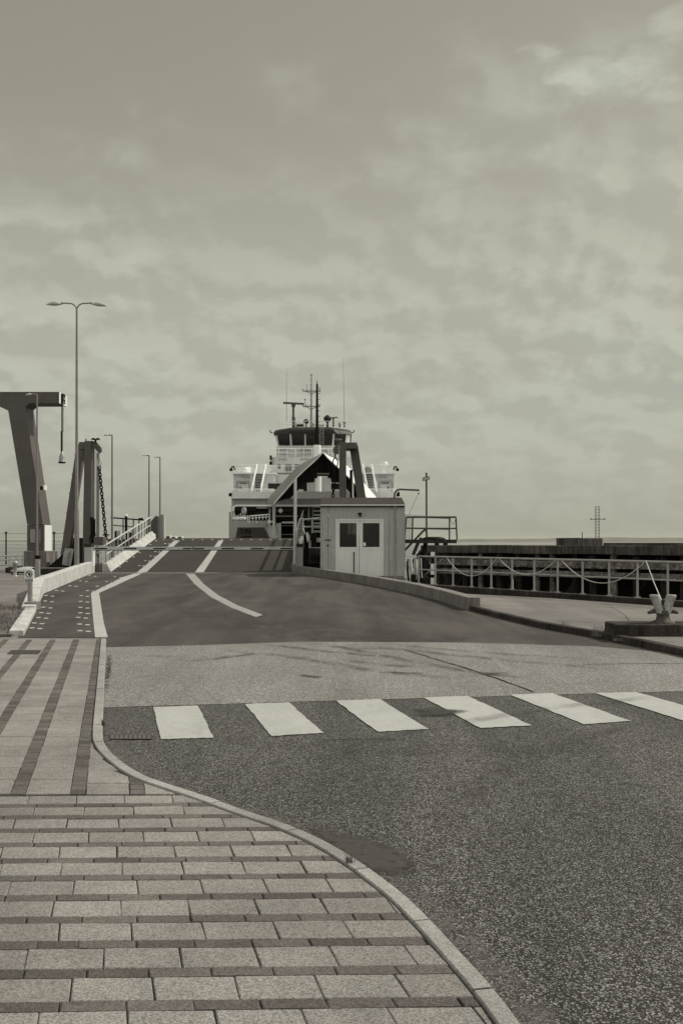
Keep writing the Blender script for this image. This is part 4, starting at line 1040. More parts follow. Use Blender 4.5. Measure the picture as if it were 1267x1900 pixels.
# ------------------------------------------------------------------ street lamps
def lamp_head(m_, c, s_, sc_=1.0, tilt=0.0):
    """flattened teardrop lying along x; c is the arm end, s_ direction"""
    prof = [(0, .03), (.10, .05), (.25, .13), (.42, .17), (.60, .15), (.80, .09), (.95, .02)]
    n = 12; vs = []
    for (d, r_) in prof:
        for j in range(n):
            a = 2 * math.pi * j / n; y_ = math.cos(a) * r_ * 1.1; z_ = math.sin(a) * r_ * (1.25 if math.sin(a) > 0 else .35)
            vs.append(Vector((c[0] + s_ * d * sc_, c[1] + y_ * sc_, c[2] + (z_ - tilt * d) * sc_)))
    fs = [(i * n + j, i * n + (j + 1) % n, (i + 1) * n + (j + 1) % n, (i + 1) * n + j) for i in range(len(prof) - 1) for j in range(n)] + [tuple(range((len(prof) - 1) * n, len(prof) * n)), tuple(reversed(range(n)))]
    m_.add(vs, fs, 0, True)
LY = 49.0; lb = P(143.5, 1050, LY); lt_ = P(142.5, 571, LY)
t = thing('street_lamp', 'tallest street lamp with two heads standing behind the left parapet', 'street lamp', (lb.x, LY, 0), 'street lamps by the ramp')
m1 = MB(); X = (lb.x + lt_.x) / 2; m1.tube([(X, LY, 0), (X, LY, 3.2), (X, LY, 3.3), (X, LY, lt_.z)], [.125, .115, .085, .045], 12); m1.build('pole', m_pole, t)
for s_ in (-1, 1):
    m1 = MB(); z = lt_.z; m1.tube([(X, LY, z - .05), (X + s_ * .10, LY, z + .12), (X + s_ * .25, LY, z + .20), (X + s_ * .75, LY, z + .23)], .035, 8); m1.build('arm', m_pole, t)
    m1 = MB(); lamp_head(m1, (X + s_ * .68, LY, z + .16), s_, .82, .1 if s_ > 0 else .02); m1.build('lamp_head', m_lampw, t)
def single_lamp(px, ptop, pbot, Y, headpx, label, r0=.07, zb_=None):
    b = P(px, pbot, Y); tp = P(px, ptop, Y); zb = b.z if zb_ is None else zb_
    t = thing('street_lamp', label, 'street lamp', (b.x, Y, zb), 'street lamps by the ramp')
    m1 = MB(); m1.tube([(b.x, Y, zb), (b.x, Y, tp.z)], [r0, r0 * .6], 10); m1.build('pole', m_pole, t)
    hx = P(headpx, 0, Y).x; L_ = abs(b.x - hx)
    m1 = MB(); m1.tube([(b.x, Y, tp.z - .02), (b.x - L_ * .4, Y, tp.z + .0)], r0 * .5, 8); m1.build('arm', m_pole, t)
    m1 = MB(); lamp_head(m1, (b.x - L_ * .35, Y, tp.z - .02), -1, L_ * .68, .10); m1.build('lamp_head', m_lampw, t)
    return t
t = single_lamp(69.5, 731, 1035, 40.5, 47.5, 'nearest short street lamp on a thick sleeve in front of the crane', .05)
m1 = MB(); p = P(70.7, 1084, 40.5); m1.tube([(p.x, 40.5, 0), (p.x, 40.5, P(0, 1031, 40.5).z)], .10, 14); m1.build('sleeve', m_galv, t)
m1 = MB(); m1.tube([(p.x, 40.5, P(0, 1037, 40.5).z), (p.x, 40.5, P(0, 1030.6, 40.5).z)], .115, 14); m1.build('collar', m_black, t)
single_lamp(208.5, 807, 1040, 72, 192, 'single street lamp rising behind the hanging chain', .085)
single_lamp(277, 845, 1010, 96, 264, 'left of the two far street lamps at the ramp head', .10)
single_lamp(297.3, 848, 1010, 104, 285.5, 'right of the two far street lamps at the ramp head', .10)

# ------------------------------------------------------------------ tall crane on the left
cY = 59.0
cr = thing('crane', 'big cranked steel crane leg with a hanging hose at the left edge', 'crane', P(68, 1062, cY))
def slant(m_, pts, Y0, d, mi=0): bars_quad(m_, pts, Y0, d, mi)
m1 = MB(); slant(m1, [(-30, 727), (110, 727), (110, 748), (57, 748), (51, 751.5), (47.5, 755), (80, 973), (51, 973), (16, 762), (-30, 740)], cY, 1.6); m1.build('arm', m_steel, cr)
m1 = MB(); a = P(47.5, 755, cY); m1.pbox(111, 730, 117, 748, cY + .3, .6, 0); m1.build('end_bracket', m_black, cr)
m1 = MB(); slant(m1, [(110.3, 727.5), (110.9, 727.5), (110.9, 748), (110.3, 748)], cY - .02, 1.6); m1.build('end_plate', m_ship, cr)
m1 = MB(); m1.pbox(51, 973.5, 82, 1022, cY + .05, 1.5, 0); m1.build('lower_column', m_steell if False else m_steel, cr)
m1 = MB(); m1.pbox(82.05, 974, 84, 1022, cY + .1, 1.4, 0); m1.build('lit_side', m_ship, cr)  # white sheet standing in for sunlight on the column's right face
m1 = MB(); m1.pbox(57, 982, 66, 1007, cY + .0, .05, 0); m1.pbox(74, 982, 75.5, 1007, cY, .05, 0); m1.build('hatch', m_steell, cr)
m1 = MB(); m1.pbox(75, 902, 80, 909, cY - .25, .25, 0); m1.pbox(80, 900, 83, 909, cY - .2, .5, 1); m1.build('floodlight', [m_black, m_ship], cr)
m1 = MB(); m1.pbox(114.5, 742, 116.2, 801, cY + .5, .1, 0); m1.pbox(117.5, 744, 119.0, 801, cY + .5, .1, 1); m1.tube([P(115, 736, cY + .6), P(118, 733, cY + .6), P(119.5, 742, cY + .6)], .05, 6, 1); m1.build('hanging_cable', [m_black, m_galvw], cr)
m1 = MB(); pts = []
for k in range(14 * 8):
    a = k / 8 * 2 * math.pi; c = P(115.2, 800 + 37 * k / 112, cY + .55); pts.append(c + Vector((.055 * math.cos(a), .055 * math.sin(a), 0)))
m1.tube(pts, .022, 5); m1.tube([P(115.2, 800, cY + .55), P(115.2, 838, cY + .55)], .045, 8); m1.build('coiled_hose', m_black, cr)
m1 = MB(); c = P(115.5, 857, cY + .55); m1.lathe(c, [(.19, 0), (.17, .04), (.16, .28), (.11, .42), (.06, .56), (.04, .60)], 14); m1.build('nozzle_bell', m_galv, cr)
m1 = MB(); m1.lathe(c - Vector((0, 0, .08)), [(.20, 0), (.22, .08)], 14); m1.build('nozzle_rim', m_black, cr)
m1 = MB(); m1.pbox(44.5, 1022.5, 87, 1062, cY - .4, 2.4, 0); m1.build('concrete_base', m_concg, cr, bevel=.02)

# ------------------------------------------------------------------ left background
m1 = MB(); a = P(72, 1054, 52.5); m1.box(P(60, 0, 52.5).x, P(139, 0, 52.5).x, 52.5, 53.0, -.05, P(0, 1053.5, 52.5).z - .06); m1.box(P(60, 0, 52.5).x, P(132, 0, 52.5).x, 52.46, 53.04, P(0, 1053.5, 52.5).z - .06, P(0, 1053.5, 52.5).z, 1)
tag(m1.build('retaining_wall', [m_concd, m_concg]), 'low dark wall with a pale coping in front of the crane', 'wall')
fe = thing('mesh_fence', 'thin wire mesh fence with dark posts beside the sea', 'fence', P(80, 1042, 61))
fY = 61.5
for px in (12, 101, 160 - 20):
    m1 = MB(); m1.tube([P(px, 1050, fY), P(px, 989.5, fY)], .045, 6); m1.lathe(P(px, 989.5, fY), [(.08, 0), (.08, .06), (.03, .1)], 8); m1.build('post', m_black, fe)
m1 = MB()
for k in range(7): y_ = 990 + k * 6.8; m1.tube([P(-20, y_, fY), P(150, y_, fY)], .008 if k else .014, 4)
for k in range(40): px = -18 + k * 4.25; m1.tube([P(px, 990, fY), P(px, 1036, fY)], .005, 3)
m1.build('mesh', m_galv, fe)
ra = thing('quay_railing', 'short pale railing left of the crane beside the boat', 'railing', P(30, 1056, 57))
for px in (18, 30, 42):
    m1 = MB(); m1.tube([P(px, 1060, 57), P(px, 1030.5, 57)], .04, 6); m1.build('post', m_galvw, ra)
for py in (1031, 1038, 1048):
    m1 = MB(); m1.tube([P(-10, py + 1, 57), P(44, py, 57)], .045, 6); m1.build('rail', m_galvw, ra)
ra = thing('quay_railing', 'short pale railing between the crane base and the left lifting frame', 'railing', P(95, 1046, 60))
for px in (91, 95, 104, 107):
    m1 = MB(); m1.tube([P(px, 1051, 59.8), P(px, 1023.5, 59.8)], .05, 6); m1.build('post', m_galvw, ra)
m1 = MB(); m1.tube([P(88, 1024, 59.8), P(108, 1023, 59.8)], .05, 6); m1.build('rail', m_galvw, ra)
# upturned boat
c = P(38, 1064, 53); m1 = MB(); n = 12; vs = []
for i in range(n + 1):
    t_ = i / n; wdt = .62 * math.sin(math.pi * min(1, t_ * 1.0) ** .8) ** .6 if 0 < i < n else .03; hgt = .52 * (math.sin(math.pi * t_) ** .5 if 0 < i < n else .08) * (.55 + .45 * t_)
    for j in range(9):
        a = math.pi * j / 8; vs.append((c.x - .5 + 1.5 * t_, c.y + math.cos(a) * wdt * .8, .12 + hgt * .6 * math.sin(a) + .04))
m1.add(vs, [(i * 9 + j, (i + 1) * 9 + j, (i + 1) * 9 + j + 1, i * 9 + j + 1) for i in range(n) for j in range(8)], 0, True)
bo = thing('upturned_boat', 'small pale rowing boat lying keel up behind the warning sign', 'boat', (c.x, c.y, 0))
m1.build('hull', m_booth, bo)
m1 = MB(); m1.box(c.x - .3, c.x - .22, c.y - .45, c.y + .45, 0, .17); m1.box(c.x + .6, c.x + .68, c.y - .45, c.y + .45, 0, .17); m1.build('trestle', m_timber, bo)
# capstan post left
t = thing('mooring_post', 'pale mooring post in front of the sea railing at the left edge', 'post', P(28.5, 1068, 50.5)); m1 = MB(); p = P(28.5, 1068, 50.5); m1.lathe((p.x, p.y, 0), [(.13, 0), (.10, .05), (.09, .55), (.14, .6), (.14, .68), (.08, .74)], 12); m1.build('shaft', m_galv, t)
m1 = MB(); rr = random.Random(77)
for k in range(9):
    p = P(16 + k * 3.6, 1062, 55.5); m1.obox((p.x, p.y + rr.uniform(-.3, .3), .16), (rr.uniform(.25, .5), 0, .06), (0, .4, 0), (-.03, 0, rr.uniform(.25, .42)))
tag(m1.build('rock_pile', m_concd, bevel=.05), 'row of dark stones at the foot of the left railing', 'stones')

# warning sign
sY = 25.6; c = P(57, 1132, 25.2)
t = thing('warning_sign', 'white box sign with a no entry hand symbol on a thick post', 'sign', (c.x, sY, 0))
a = P(45, 1132, 25.3); b = P(67, 1119, 25.3)
m1 = MB(); m1.box(a.x, b.x, 25.3, 25.75, -.02, b.z + .02); m1.build('base_block', m_concg, t, bevel=.012)
m1 = MB(); X = P(56.5, 0, sY).x; m1.tube([(X, sY, .15), (X, sY, P(0, 1081, sY).z)], .062, 14); m1.build('post', m_galv, t)
a = P(49.2, 1080, sY); b = P(65.5, 1056, sY)
zt2 = b.z
m1 = MB(); m1.yprism([(a.x, a.z), (b.x, a.z), (b.x, zt2 - .04), (b.x - .04, zt2), (a.x + .03, zt2), (a.x, zt2 - .03)], sY - .14, sY - .06); m1.build('sign_box', m_boothd, t, bevel=.004)
cc = Vector(((a.x + b.x) / 2 + .0, sY - .143, P(0, 1065, sY).z))
m1 = MB(); nseg = 28; r0, r1 = .066, .083; vs = []
for j in range(nseg):
    an = 2 * math.pi * j / nseg; vs += [(cc.x + r0 * math.cos(an), cc.y, cc.z + r0 * math.sin(an)), (cc.x + r1 * math.cos(an), cc.y, cc.z + r1 * math.sin(an))]
m1.add(vs, [(2 * j, 2 * j + 1, (2 * j + 3) % (2 * nseg), (2 * j + 2) % (2 * nseg)) for j in range(nseg)])
m1.poly([(cc.x + x_, cc.y - .001, cc.z + z_) for x_, z_ in ((-.052, .040), (-.040, .052), (.052, -.040), (.040, -.052))])
m1.poly([(cc.x + x_, cc.y - .002, cc.z + z_) for x_, z_ in ((.0, .045), (.012, .047), (.016, .040), (.026, .042), (.030, .030), (.040, .026), (.038, -.01), (.028, -.038), (.008, -.04), (-.012, -.012), (-.016, .004), (.002, -.004))])
m1.build('symbol', m_black, t)
m1 = MB(); zf = P(0, 1073.5, sY).z
m1.box(a.x + .01, b.x - .01, sY - .143, sY - .14, zf - .002, zf + .002); m1.box(a.x + .012, b.x - .012, sY - .143, sY - .14, zf - .085, zf - .008); m1.build('lower_plate', m_steell, t)
m1 = MB()
for k in range(3): zz_ = zt2 - .02 - k * .05; m1.box(b.x + .001, b.x + .025, sY - .12, sY - .09, zz_ - .02, zz_)
m1.build('hinge', m_ship, t)

# ------------------------------------------------------------------ far structures by ramp head (left)
fr = thing('service_platform', 'dark railed service platform beyond the ramp handrail', 'platform', P(238, 1003, 78))
for px, py in ((209, 960.5), (229, 961), (248, 962.5), (258.5, 963)):
    m1 = MB(); m1.tube([P(px, 1010, 78), P(px, py, 78)], .05, 6); m1.build('post', m_steel, fr)
m1 = MB(); m1.tube([P(206, 960.5, 78), P(268, 965, 78)], .06, 6); m1.build('rail', m_black, fr)
m1 = MB(); m1.tube([P(210, 974.5, 78), P(250, 978, 78)], .05, 6); m1.build('rail', m_steel, fr)
m1 = MB(); m1.tube([P(234.5, 1010, 77.9), P(234.5, 958, 77.9)], .10, 10); m1.lathe(P(234.5, 958, 77.9), [(.12, 0), (.13, .1), (.05, .16)], 10, 1); m1.build('signal_light', [m_black, m_ship], fr)
m1 = MB(); m1.pbox(257.5, 961, 265, 964, 77.9, .2); m1.build('lamp_box', m_black, fr)
m1 = MB(); m1.pbox(200, 1000, 285, 1014, 77.6, 2.5); m1.build('deck', m_steel, fr)
m1 = MB()
m1.pbox(213, 985, 216, 1002, 76.8, .3, 0); m1.pbox(216.5, 984.5, 224, 1002, 76.9, .5, 1); m1.pbox(239, 988, 247, 1003, 76.8, .4, 0)
m1.build('cabinet', [m_black, m_galvw], fr)
fw = thing('fender_wall', 'tall dark fender panel at the head of the ramp beside the far lamps', 'fender', P(290, 1003, 84))
m1 = MB(); bars_quad(m1, [(271, 979), (289, 957), (292, 958), (292, 1004), (271, 1004)], 84, 1.0); m1.build('panel', m_steel, fw)
m1 = MB(); bars_quad(m1, [(292, 961), (297, 956), (303, 954), (303, 1004), (292, 1004)], 84.3, .8); m1.build('panel', m_steell, fw)
m1 = MB(); m1.tube([P(305, 958, 84.5), P(305, 1004, 84.5)], .07, 8); m1.build('post', m_ship, fw)
for k, (x, l_) in enumerate(((279, 'dark bollard with a white side left of the far lamps'), (309, 'dark bollard with a white side just right of the fender'), (319, 'small dark bollard in the middle of the ramp head'), (331, 'rightmost dark bollard at the head of the ramp'))):
    m1 = MB(); Yq = YT + .6 + .2 * k; p = P(x, 998, Yq); h_ = (.30, .2, .16, .18)[k]
    zq = rz(YT) - (Yq - YT) * .08
    m1.box(p.x, p.x + .18, Yq, Yq + .2, zq, zq + h_, 0); m1.lathe((p.x + .26, Yq + .1, zq), [(.09, 0), (.09, h_), (.04, h_ + .05)], 10, 1)
    tag(m1.build('ramp_bollard', [m_black, m_ship]), l_, 'bollard', 'small bollards at the ramp head')

# ------------------------------------------------------------------ control stand left of booth
t = thing('control_stand', 'white railed control stand with levers and hoses beside the cabin', 'control stand', P(578, 1045, 56.2))
kY = 56.2
m1 = MB(); m1.tube([P(548.5, 1013, kY), P(553.5, 975, kY), P(556.5, 963.5, kY), P(562, 962, kY), P(563, 985, kY)], .05, 8)
m1.tube([P(563, 964, kY), P(593, 961.5, kY + 1)], .05, 8); m1.tube([P(563, 978, kY), P(593, 976.5, kY + 1)], .045, 8); m1.tube([P(579, 963, kY + .5), P(579.5, 1010, kY + .5)], .035, 8); m1.build('guard_rail', m_galvw, t)
m1 = MB(); m1.pbox(573, 1017, 600, 1046, kY + .2, 1.0, 0); m1.build('cabinet', m_concd, t, bevel=.02)
m1 = MB(); m1.pbox(573, 1015.5, 600, 1017, kY + .18, 1.02, 0); m1.pbox(573, 1002, 577, 1015.5, kY + .2, .1, 0); m1.pbox(587, 998, 600, 1006, kY + .25, .1, 0); m1.build('tray', m_galvw, t)
m1 = MB(); m1.pbox(577.5, 989, 587, 1015, kY + .15, .5, 0); m1.pbox(564, 1000, 572.5, 1047, kY + .4, .4, 0); m1.pbox(566, 967, 577, 985, kY + .6, .3, 0); m1.build('black_box', m_black, t)
m1 = MB(); rr = random.Random(41)
for k in range(7):
    x = 556.5 + rr.uniform(0, 20); y = 966 + rr.uniform(0, 40)
    m1.tube([P(x, y, kY + .1), P(x + rr.uniform(-2, 2), y + 6, kY - .05), P(x + rr.uniform(-2, 2), y + 12 + rr.uniform(0, 6), kY + .1)], .05, 6)
m1.build('levers', m_ship, t)
m1 = MB()
for k in range(9): 
    x = 555 + rr.uniform(0, 7); y = 968 + k * 5; m1.lathe(P(x, y, kY + .05), [(.06, 0), (.08, .05), (.04, .09)], 8)
m1.build('valves', m_galv, t)
m1 = MB()
for k in range(3): m1.tube([P(577, 1031 + 4 * k, kY + .1), P(583, 1030 + 4 * k, kY + .1), P(597, 1031 + 4 * k, kY + .1)], .035, 6)
m1.build('hoses', m_black, t)

# ------------------------------------------------------------------ platform right of booth
pY = 52.5
pf = thing('boarding_platform', 'raised dark railed platform beside the cabin over the water', 'platform', P(800, 1002, pY))
m1 = MB(); a = P(735, 1001, pY); b = P(847, 1008, pY); m1.box(a.x, b.x, pY, pY + 1.6, b.z, a.z); m1.build('deck', m_concd, pf)
def prail(pts, r_, mat): m1 = MB(); m1.tube(pts, r_, 8); m1.build('rail', mat, pf)
fl, bk = pY + .05, pY + 1.5
for Yq, pxs in ((fl, ((750.5, 753.5), (847.5, 845.5))), (bk, ((764.5, 765.5), (833.5, 833.5)))):
    for pb, ptp in pxs:
        m1 = MB(); m1.tube([P(pb, 1001, Yq), P(ptp, 959.5 if Yq == fl else 961, Yq)], .042, 8); m1.build('post', m_steel, pf)
prail([P(753.5, 959.5, fl), P(845.5, 959.5, fl)], .05, m_steel); prail([P(753, 980, fl), P(846.5, 980.5, fl)], .04, m_steel)
prail([P(765.5, 958.5, bk), P(833.5, 960.5, bk)], .06, m_steel); prail([P(765, 980, bk), P(833.5, 981.5, bk)], .045, m_steel)
m1 = MB(); m1.tube(catenary(P(835, 962, fl), P(845, 962, fl), .30, 10), .012, 5); m1.build('safety_chain', m_black, pf)
m1 = MB()
for px in (789, 810, 826): m1.tube([P(px, 1008, pY + .8), P(px, 1100, pY + .8)], .12, 10)
m1.build('support_pile', m_timber, pf)
m1 = MB(); c = P(804, 1001, pY + .6); m1.lathe(c, [(.62, 0), (.62, .05), (.45, .12), (.25, .14)], 18); m1.build('coiled_cover', m_black, pf)
sp = thing('sign_pole', 'dark pole carrying a small tilted rectangular sign board above the platform', 'sign pole', P(791, 1012, pY + .8))
m1 = MB(); m1.tube([P(791.3, 1040, pY + .75), P(790.8, 877, pY + .75)], .05, 10, 0); m1.build('pole', m_steel, sp)
m1 = MB(); c = P(790, 888, pY + .65); m1.obox(c, (.36, 0, .09), (0, .05, 0), (-.03, 0, .17)); m1.build('sign_board', m_black, sp)
m1 = MB(); m1.obox(c - Vector((0, .028, 0)), (.32, 0, .08), (0, .01, 0), (-.024, 0, .13)); m1.build('sign_face', m_booth, sp)
dvt = thing('pipe_davit', 'bent pipe arm with a thin wire above the cabin roof corner', 'davit', P(732, 1000, pY - .4))
dY = 53.4
m1 = MB(); m1.tube([P(731.5, 1010, dY), P(731.5, 922, dY), P(732.5, 914, dY), P(736, 909.5, dY), P(741, 908, dY), P(777.5, 909.5, dY)], .05, 10); m1.build('arm', m_steel, dvt)
m1 = MB(); m1.tube([P(777.5, 910, dY), P(776, 916, dY), P(757, 957, dY), P(752, 966, dY)], .009, 5); m1.lathe(P(776.2, 916, dY), [(.04, -.03), (.05, 0), (.03, .04)], 8); m1.build('wire', m_black, dvt)
m1 = MB(); p = P(739.2, 912.5, dY); m1.tube([P(739.2, 909, dY), p], .012, 5); m1.lathe(p - Vector((0, 0, .12)), [(.03, 0), (.06, .04), (.04, .12)], 8); m1.build('hook_block', m_black, dvt)
hp = thing('hydraulic_pipe', 'thick dark bent pipes slanting down behind the platform', 'pipe', P(770, 1020, pY + 2.2))
m1 = MB(); m1.tube([P(748, 1024, pY + 2), P(785, 985, pY + 2), P(788.5, 983, pY + 2), P(791, 986, pY + 2), P(792, 1003, pY + 2)], .06, 10); m1.build('pipe', m_steel, hp)
m1 = MB(); m1.tube([P(782, 998, pY + 2.2), P(776, 1006, pY + 2.2), P(766, 1030, pY + 2.2)], .10, 10); m1.build('pipe', m_steel, hp)
m1 = MB(); m1.pbox(752.5, 954, 764, 1056, 66, 3.0); m1.pbox(764, 1025, 776, 1056, 66.2, 2.5); tag(m1.build('fender_pier', m_ship), 'tall pale white dolphin column between the cabin and the platform', 'dolphin')
m1 = MB(); bars_quad(m1, [(775, 1030), (784, 1019), (784, 1012), (800, 1012), (812, 1016), (826, 1030), (826, 1100), (775, 1100)], 56.5, 1.5); tag(m1.build('machinery_housing', m_black, bevel=.03), 'dark sloping housing under the platform beside the pier', 'housing')
m1 = MB(); m1.tube([P(803, 1024, 45.2), P(803, 1092, 45.2)], .09, 10, 0)
for y0_, y1_ in ((1024, 1033), (1046, 1066), (1072, 1086)): m1.tube([P(803, y0_, 45.2), P(803, y1_, 45.2)], .10, 10, 1)
tag(m1.build('marker_post', [m_black, m_ship]), 'black and white banded post behind the railing under the platform', 'post')
t = thing('hose_rack', 'tangle of pale hoses and pipes beside the right corner of the cabin', 'hoses', P(768, 1085, 43))
rr = random.Random(17)
for k in range(9):
    x = 753 + k * 3.4; m1 = MB(); m1.tube([P(x + rr.uniform(-1, 1), 1034 + rr.uniform(0, 4), 42.6), P(x + rr.uniform(-2, 3), 1056, 42.5 - rr.uniform(0, .3)), P(x + rr.uniform(0, 5), 1079 + rr.uniform(0, 6), 42.3)], rr.choice((.025, .04, .05)), 6)
    m1.build('hose', (m_galvw, m_black, m_galv)[k % 3], t)
m1 = MB(); m1.pbox(757, 1050, 776, 1056, 42.4, .08, 0); m1.pbox(777, 1046, 782, 1064, 42.8, .3, 0); m1.pbox(752, 1032, 778, 1034, 42.5, .06, 0); m1.build('bracket', m_galvw, t)
m1 = MB(); m1.pbox(763, 1066, 771, 1086, 42, .5, 0); m1.lathe(P(781, 1082, 42), [(.22, -.1), (.24, 0), (.22, .1)], 14, 0, 'Y'); m1.lathe(P(788, 1078, 42.3), [(.16, -.1), (.18, 0), (.16, .1)], 14, 0, 'Y'); m1.build('reel', m_black, t)
m1 = MB(); m1.tube([P(777, 1082, 41.7), P(784, 1088, 41.6)], .02, 5); m1.build('handle', m_ship, t)

# ------------------------------------------------------------------ ferry
fS = 82.0
fe = thing('car_ferry', 'white double deck car ferry with its dark bow visor raised', 'ferry', P(583, 1056, fS + 20))
def prt(name, rects, mat, Y, d, bevel=0):
    m1 = MB()
    for r_ in rects: m1.pbox(*r_, Y, d)
    return m1.build(name, mat, fe, bevel=bevel)
mxr = lambda x: 1166 - x
wz = -2.3
a = P(427, 925, fS); b = P(741, 925, fS)
# hull sides, run back
m1 = MB(); zb_ = P(0, 950, fS).z; ztop = P(0, 937, fS).z
m1.box(P(425, 0, fS).x, P(433, 0, fS).x, fS, fS + 58, wz - 1, P(0, 950, fS).z); m1.box(P(733, 0, fS).x, P(741, 0, fS).x, fS, fS + 58, wz - 1, P(0, 950, fS).z)
m1.box(P(427.5, 0, fS).x, P(433, 0, fS).x, fS + .6, fS + 58, P(0, 950, fS).z, ztop); m1.box(P(733, 0, fS).x, P(739, 0, fS).x, fS + .6, fS + 58, P(0, 950, fS).z, ztop)
m1.build('hull', m_ship, fe)
prt('bulwark', [(429, 912, 738, 925)], m_ship, fS, 50)
prt('deck_edge', [(430, 925, 737, 937.3)], m_shipg, fS + .3, 48)
m1 = MB(); m1.tube([P(433.5, 966, fS), P(433.5, 944, fS), P(434.5, 940, fS), P(438, 938.5, fS), P(640, 938.5, fS)], .09, 8); m1.tube([P(732, 966, fS), P(732, 944, fS), P(728, 938.5, fS), P(640, 938.5, fS)], .09, 8); m1.build('opening_rim', m_ship, fe)
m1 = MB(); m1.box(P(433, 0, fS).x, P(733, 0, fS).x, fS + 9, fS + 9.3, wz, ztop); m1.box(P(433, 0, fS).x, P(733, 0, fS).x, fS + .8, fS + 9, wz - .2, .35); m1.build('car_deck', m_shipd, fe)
# details inside the opening
m1 = MB(); m1.tube([P(436, 944, fS + 1.2), P(474, 944, fS + 1.2)], .35, 12); m1.tube([P(437, 951, fS + 1.6), P(500, 951.5, fS + 1.6)], .28, 12); m1.tube([P(500, 946, fS + 1.5), P(571, 946, fS + 1.5)], .35, 12); m1.tube([P(514, 957, fS + 1.8), P(571, 957, fS + 1.8)], .35, 12); m1.build('locking_beam', m_shipc, fe)
prt('notice_plate', [(476, 936.5, 496, 943.5)], m_boothd, fS + .6, .1)
prt('gate_bar', [(512, 956.8, 553, 958.6), (516, 991, 560, 992.3), (512, 975, 560, 975.8)], m_shipg, fS + 1, .15)
m1 = MB(); m1.pbox(523, 967.5, 548, 971.3, fS + .8, .2, 0); m1.build('clearance_board', m_house, fe)
prt('door_post', [(571.5, 938, 573.5, 975), (580.2, 937, 581.2, 1000), (498.5, 933, 502, 966), (505, 937, 512, 950)], m_shipg, fS + .7, .3)
prt('column', [(573.5, 938, 580, 1000)], m_shipc, fS + .7, .4)
for k in range(7): prt('slat', [(580.6, 938.5 + k * 7.6, 610, 942.3 + k * 7.6)], m_shipg, fS + .75, .2)
# bow blocks
for s_ in (0, 1):
    f_ = (lambda x: x) if s_ == 0 else mxr
    m1 = MB(); bars_quad(m1, [(f_(425), 950), (f_(429), 950), (f_(431), 966), (f_(497), 966), (f_(491), 978), (f_(503), 1001), (f_(503), 1062), (f_(425), 1062)], fS - 1.2, 1.2); m1.build('bow_shell', m_shipg if s_ == 0 else m_shipg, fe)
    m1 = MB(); bars_quad(m1, [(f_(491.3), 978), (f_(497), 966), (f_(508), 966), (f_(516), 1001), (f_(516), 1062), (f_(503.3), 1062), (f_(503.3), 1001)], fS - .9, 1.4); m1.build('bow_ramp_side', m_house, fe)
    prt('door_jamb', [(min(f_(509), f_(521)), 971, max(f_(509), f_(521)), 1001)], m_house, fS - .2, .6); prt('jamb_edge', [(min(f_(518.5), f_(520.5)), 970, max(f_(518.5), f_(520.5)), 1001)], m_ship, fS - .25, .05)
m1 = MB(); bars_quad(m1, [(441, 978.5), (490.5, 978.5), (500, 999), (500, 1004), (436, 1004)], fS - 1.24, .03); m1.build('shadow_panel', simple('ship_panel_shadow', .045, .5), fe)  # shadow of the bow door painted as a dark sheet on the shell
# lettering on the panel
m1 = MB(); LH = {'E': [(0, 0, .25, 1), (.25, 0, .8, .2), (.25, .4, .7, .6), (.25, .8, .8, 1)], 'L': [(0, 0, .25, 1), (.25, 0, .8, .2)], 'M': [(0, 0, .22, 1), (.78, 0, 1, 1), (.22, .6, .42, .95), (.58, .6, .78, .95), (.4, .4, .6, .75)], 'S': [(0, 0, .8, .2), (.6, .2, .8, .4), (0, .4, .8, .6), (0, .6, .2, .8), (0, .8, .8, 1)], 'I': [(0.1, 0, .35, 1)]}
xq = 447.0
for ch in 'EIMS':
    for (u0, v0, u1, v1) in LH[ch]: m1.pbox(xq + u0 * 5, 990.5 - v1 * 9, xq + u1 * 5, 990.5 - v0 * 9, fS - 1.28, .03)
    xq += 3.2 if ch == 'I' else 6.0
for k in range(9): m1.pbox(449 + k * 2.0, 994.5, 450.4 + k * 2.0, 997.5, fS - 1.28, .03)
m1.build('name_lettering', m_black, fe)
# fittings on the left bow block
m1 = MB(); rr = random.Random(23)
for k in range(8): x = 429 + k * 4.2; m1.pbox(x, 955 + rr.uniform(-3, 4), x + rr.uniform(1, 3), 966, fS - 1 + rr.uniform(0, .5), .2)
for k in range(4): m1.lathe(P(434 + k * 6.5, 962, fS - .8), [(.12, -.1), (.18, 0), (.12, .12)], 10)
m1.build('winch', m_ship, fe)
m1 = MB(); m1.lathe(P(453, 946, fS - .5) + Vector((0, 0, -.3)), [(.2, 0), (.22, .3), (.12, .5)], 12); m1.pbox(429, 948, 434, 958, fS - .8, .3); m1.build('vent_cowl', m_shipg, fe)
def frail(pts, ht, n, Y, mat=m_ship, r_=.035, mids=(0.5,), name='railing', thin=.014):
    """railing: pts = list of (px,py_base); ht in px"""
    m1 = MB()
    for i in range(len(pts) - 1):
        (xa, ya), (xb, yb) = pts[i], pts[i + 1]
        m1.tube([P(xa, ya - ht, Y), P(xb, yb - ht, Y)], r_, 5)
        for m_ in mids: m1.tube([P(xa, ya - ht * m_, Y), P(xb, yb - ht * m_, Y)], r_ * .6, 4)
        for k in range(n + 1):
            x = xa + (xb - xa) * k / n; y_ = ya + (yb - ya) * k / n; m1.tube([P(x, y_, Y), P(x, y_ - ht, Y)], thin, 4)
    return m1.build(name, mat, fe)
frail([(463, 966), (500, 963)], 8.5, 6, fS - .6, m_ship, .05, (.5,), thin=.04)
prt('mooring_light', [(461.2, 967.5, 463.4, 970.5), (475, 967.5, 477.2, 970.5)], m_ship, fS - 1.4, .15)
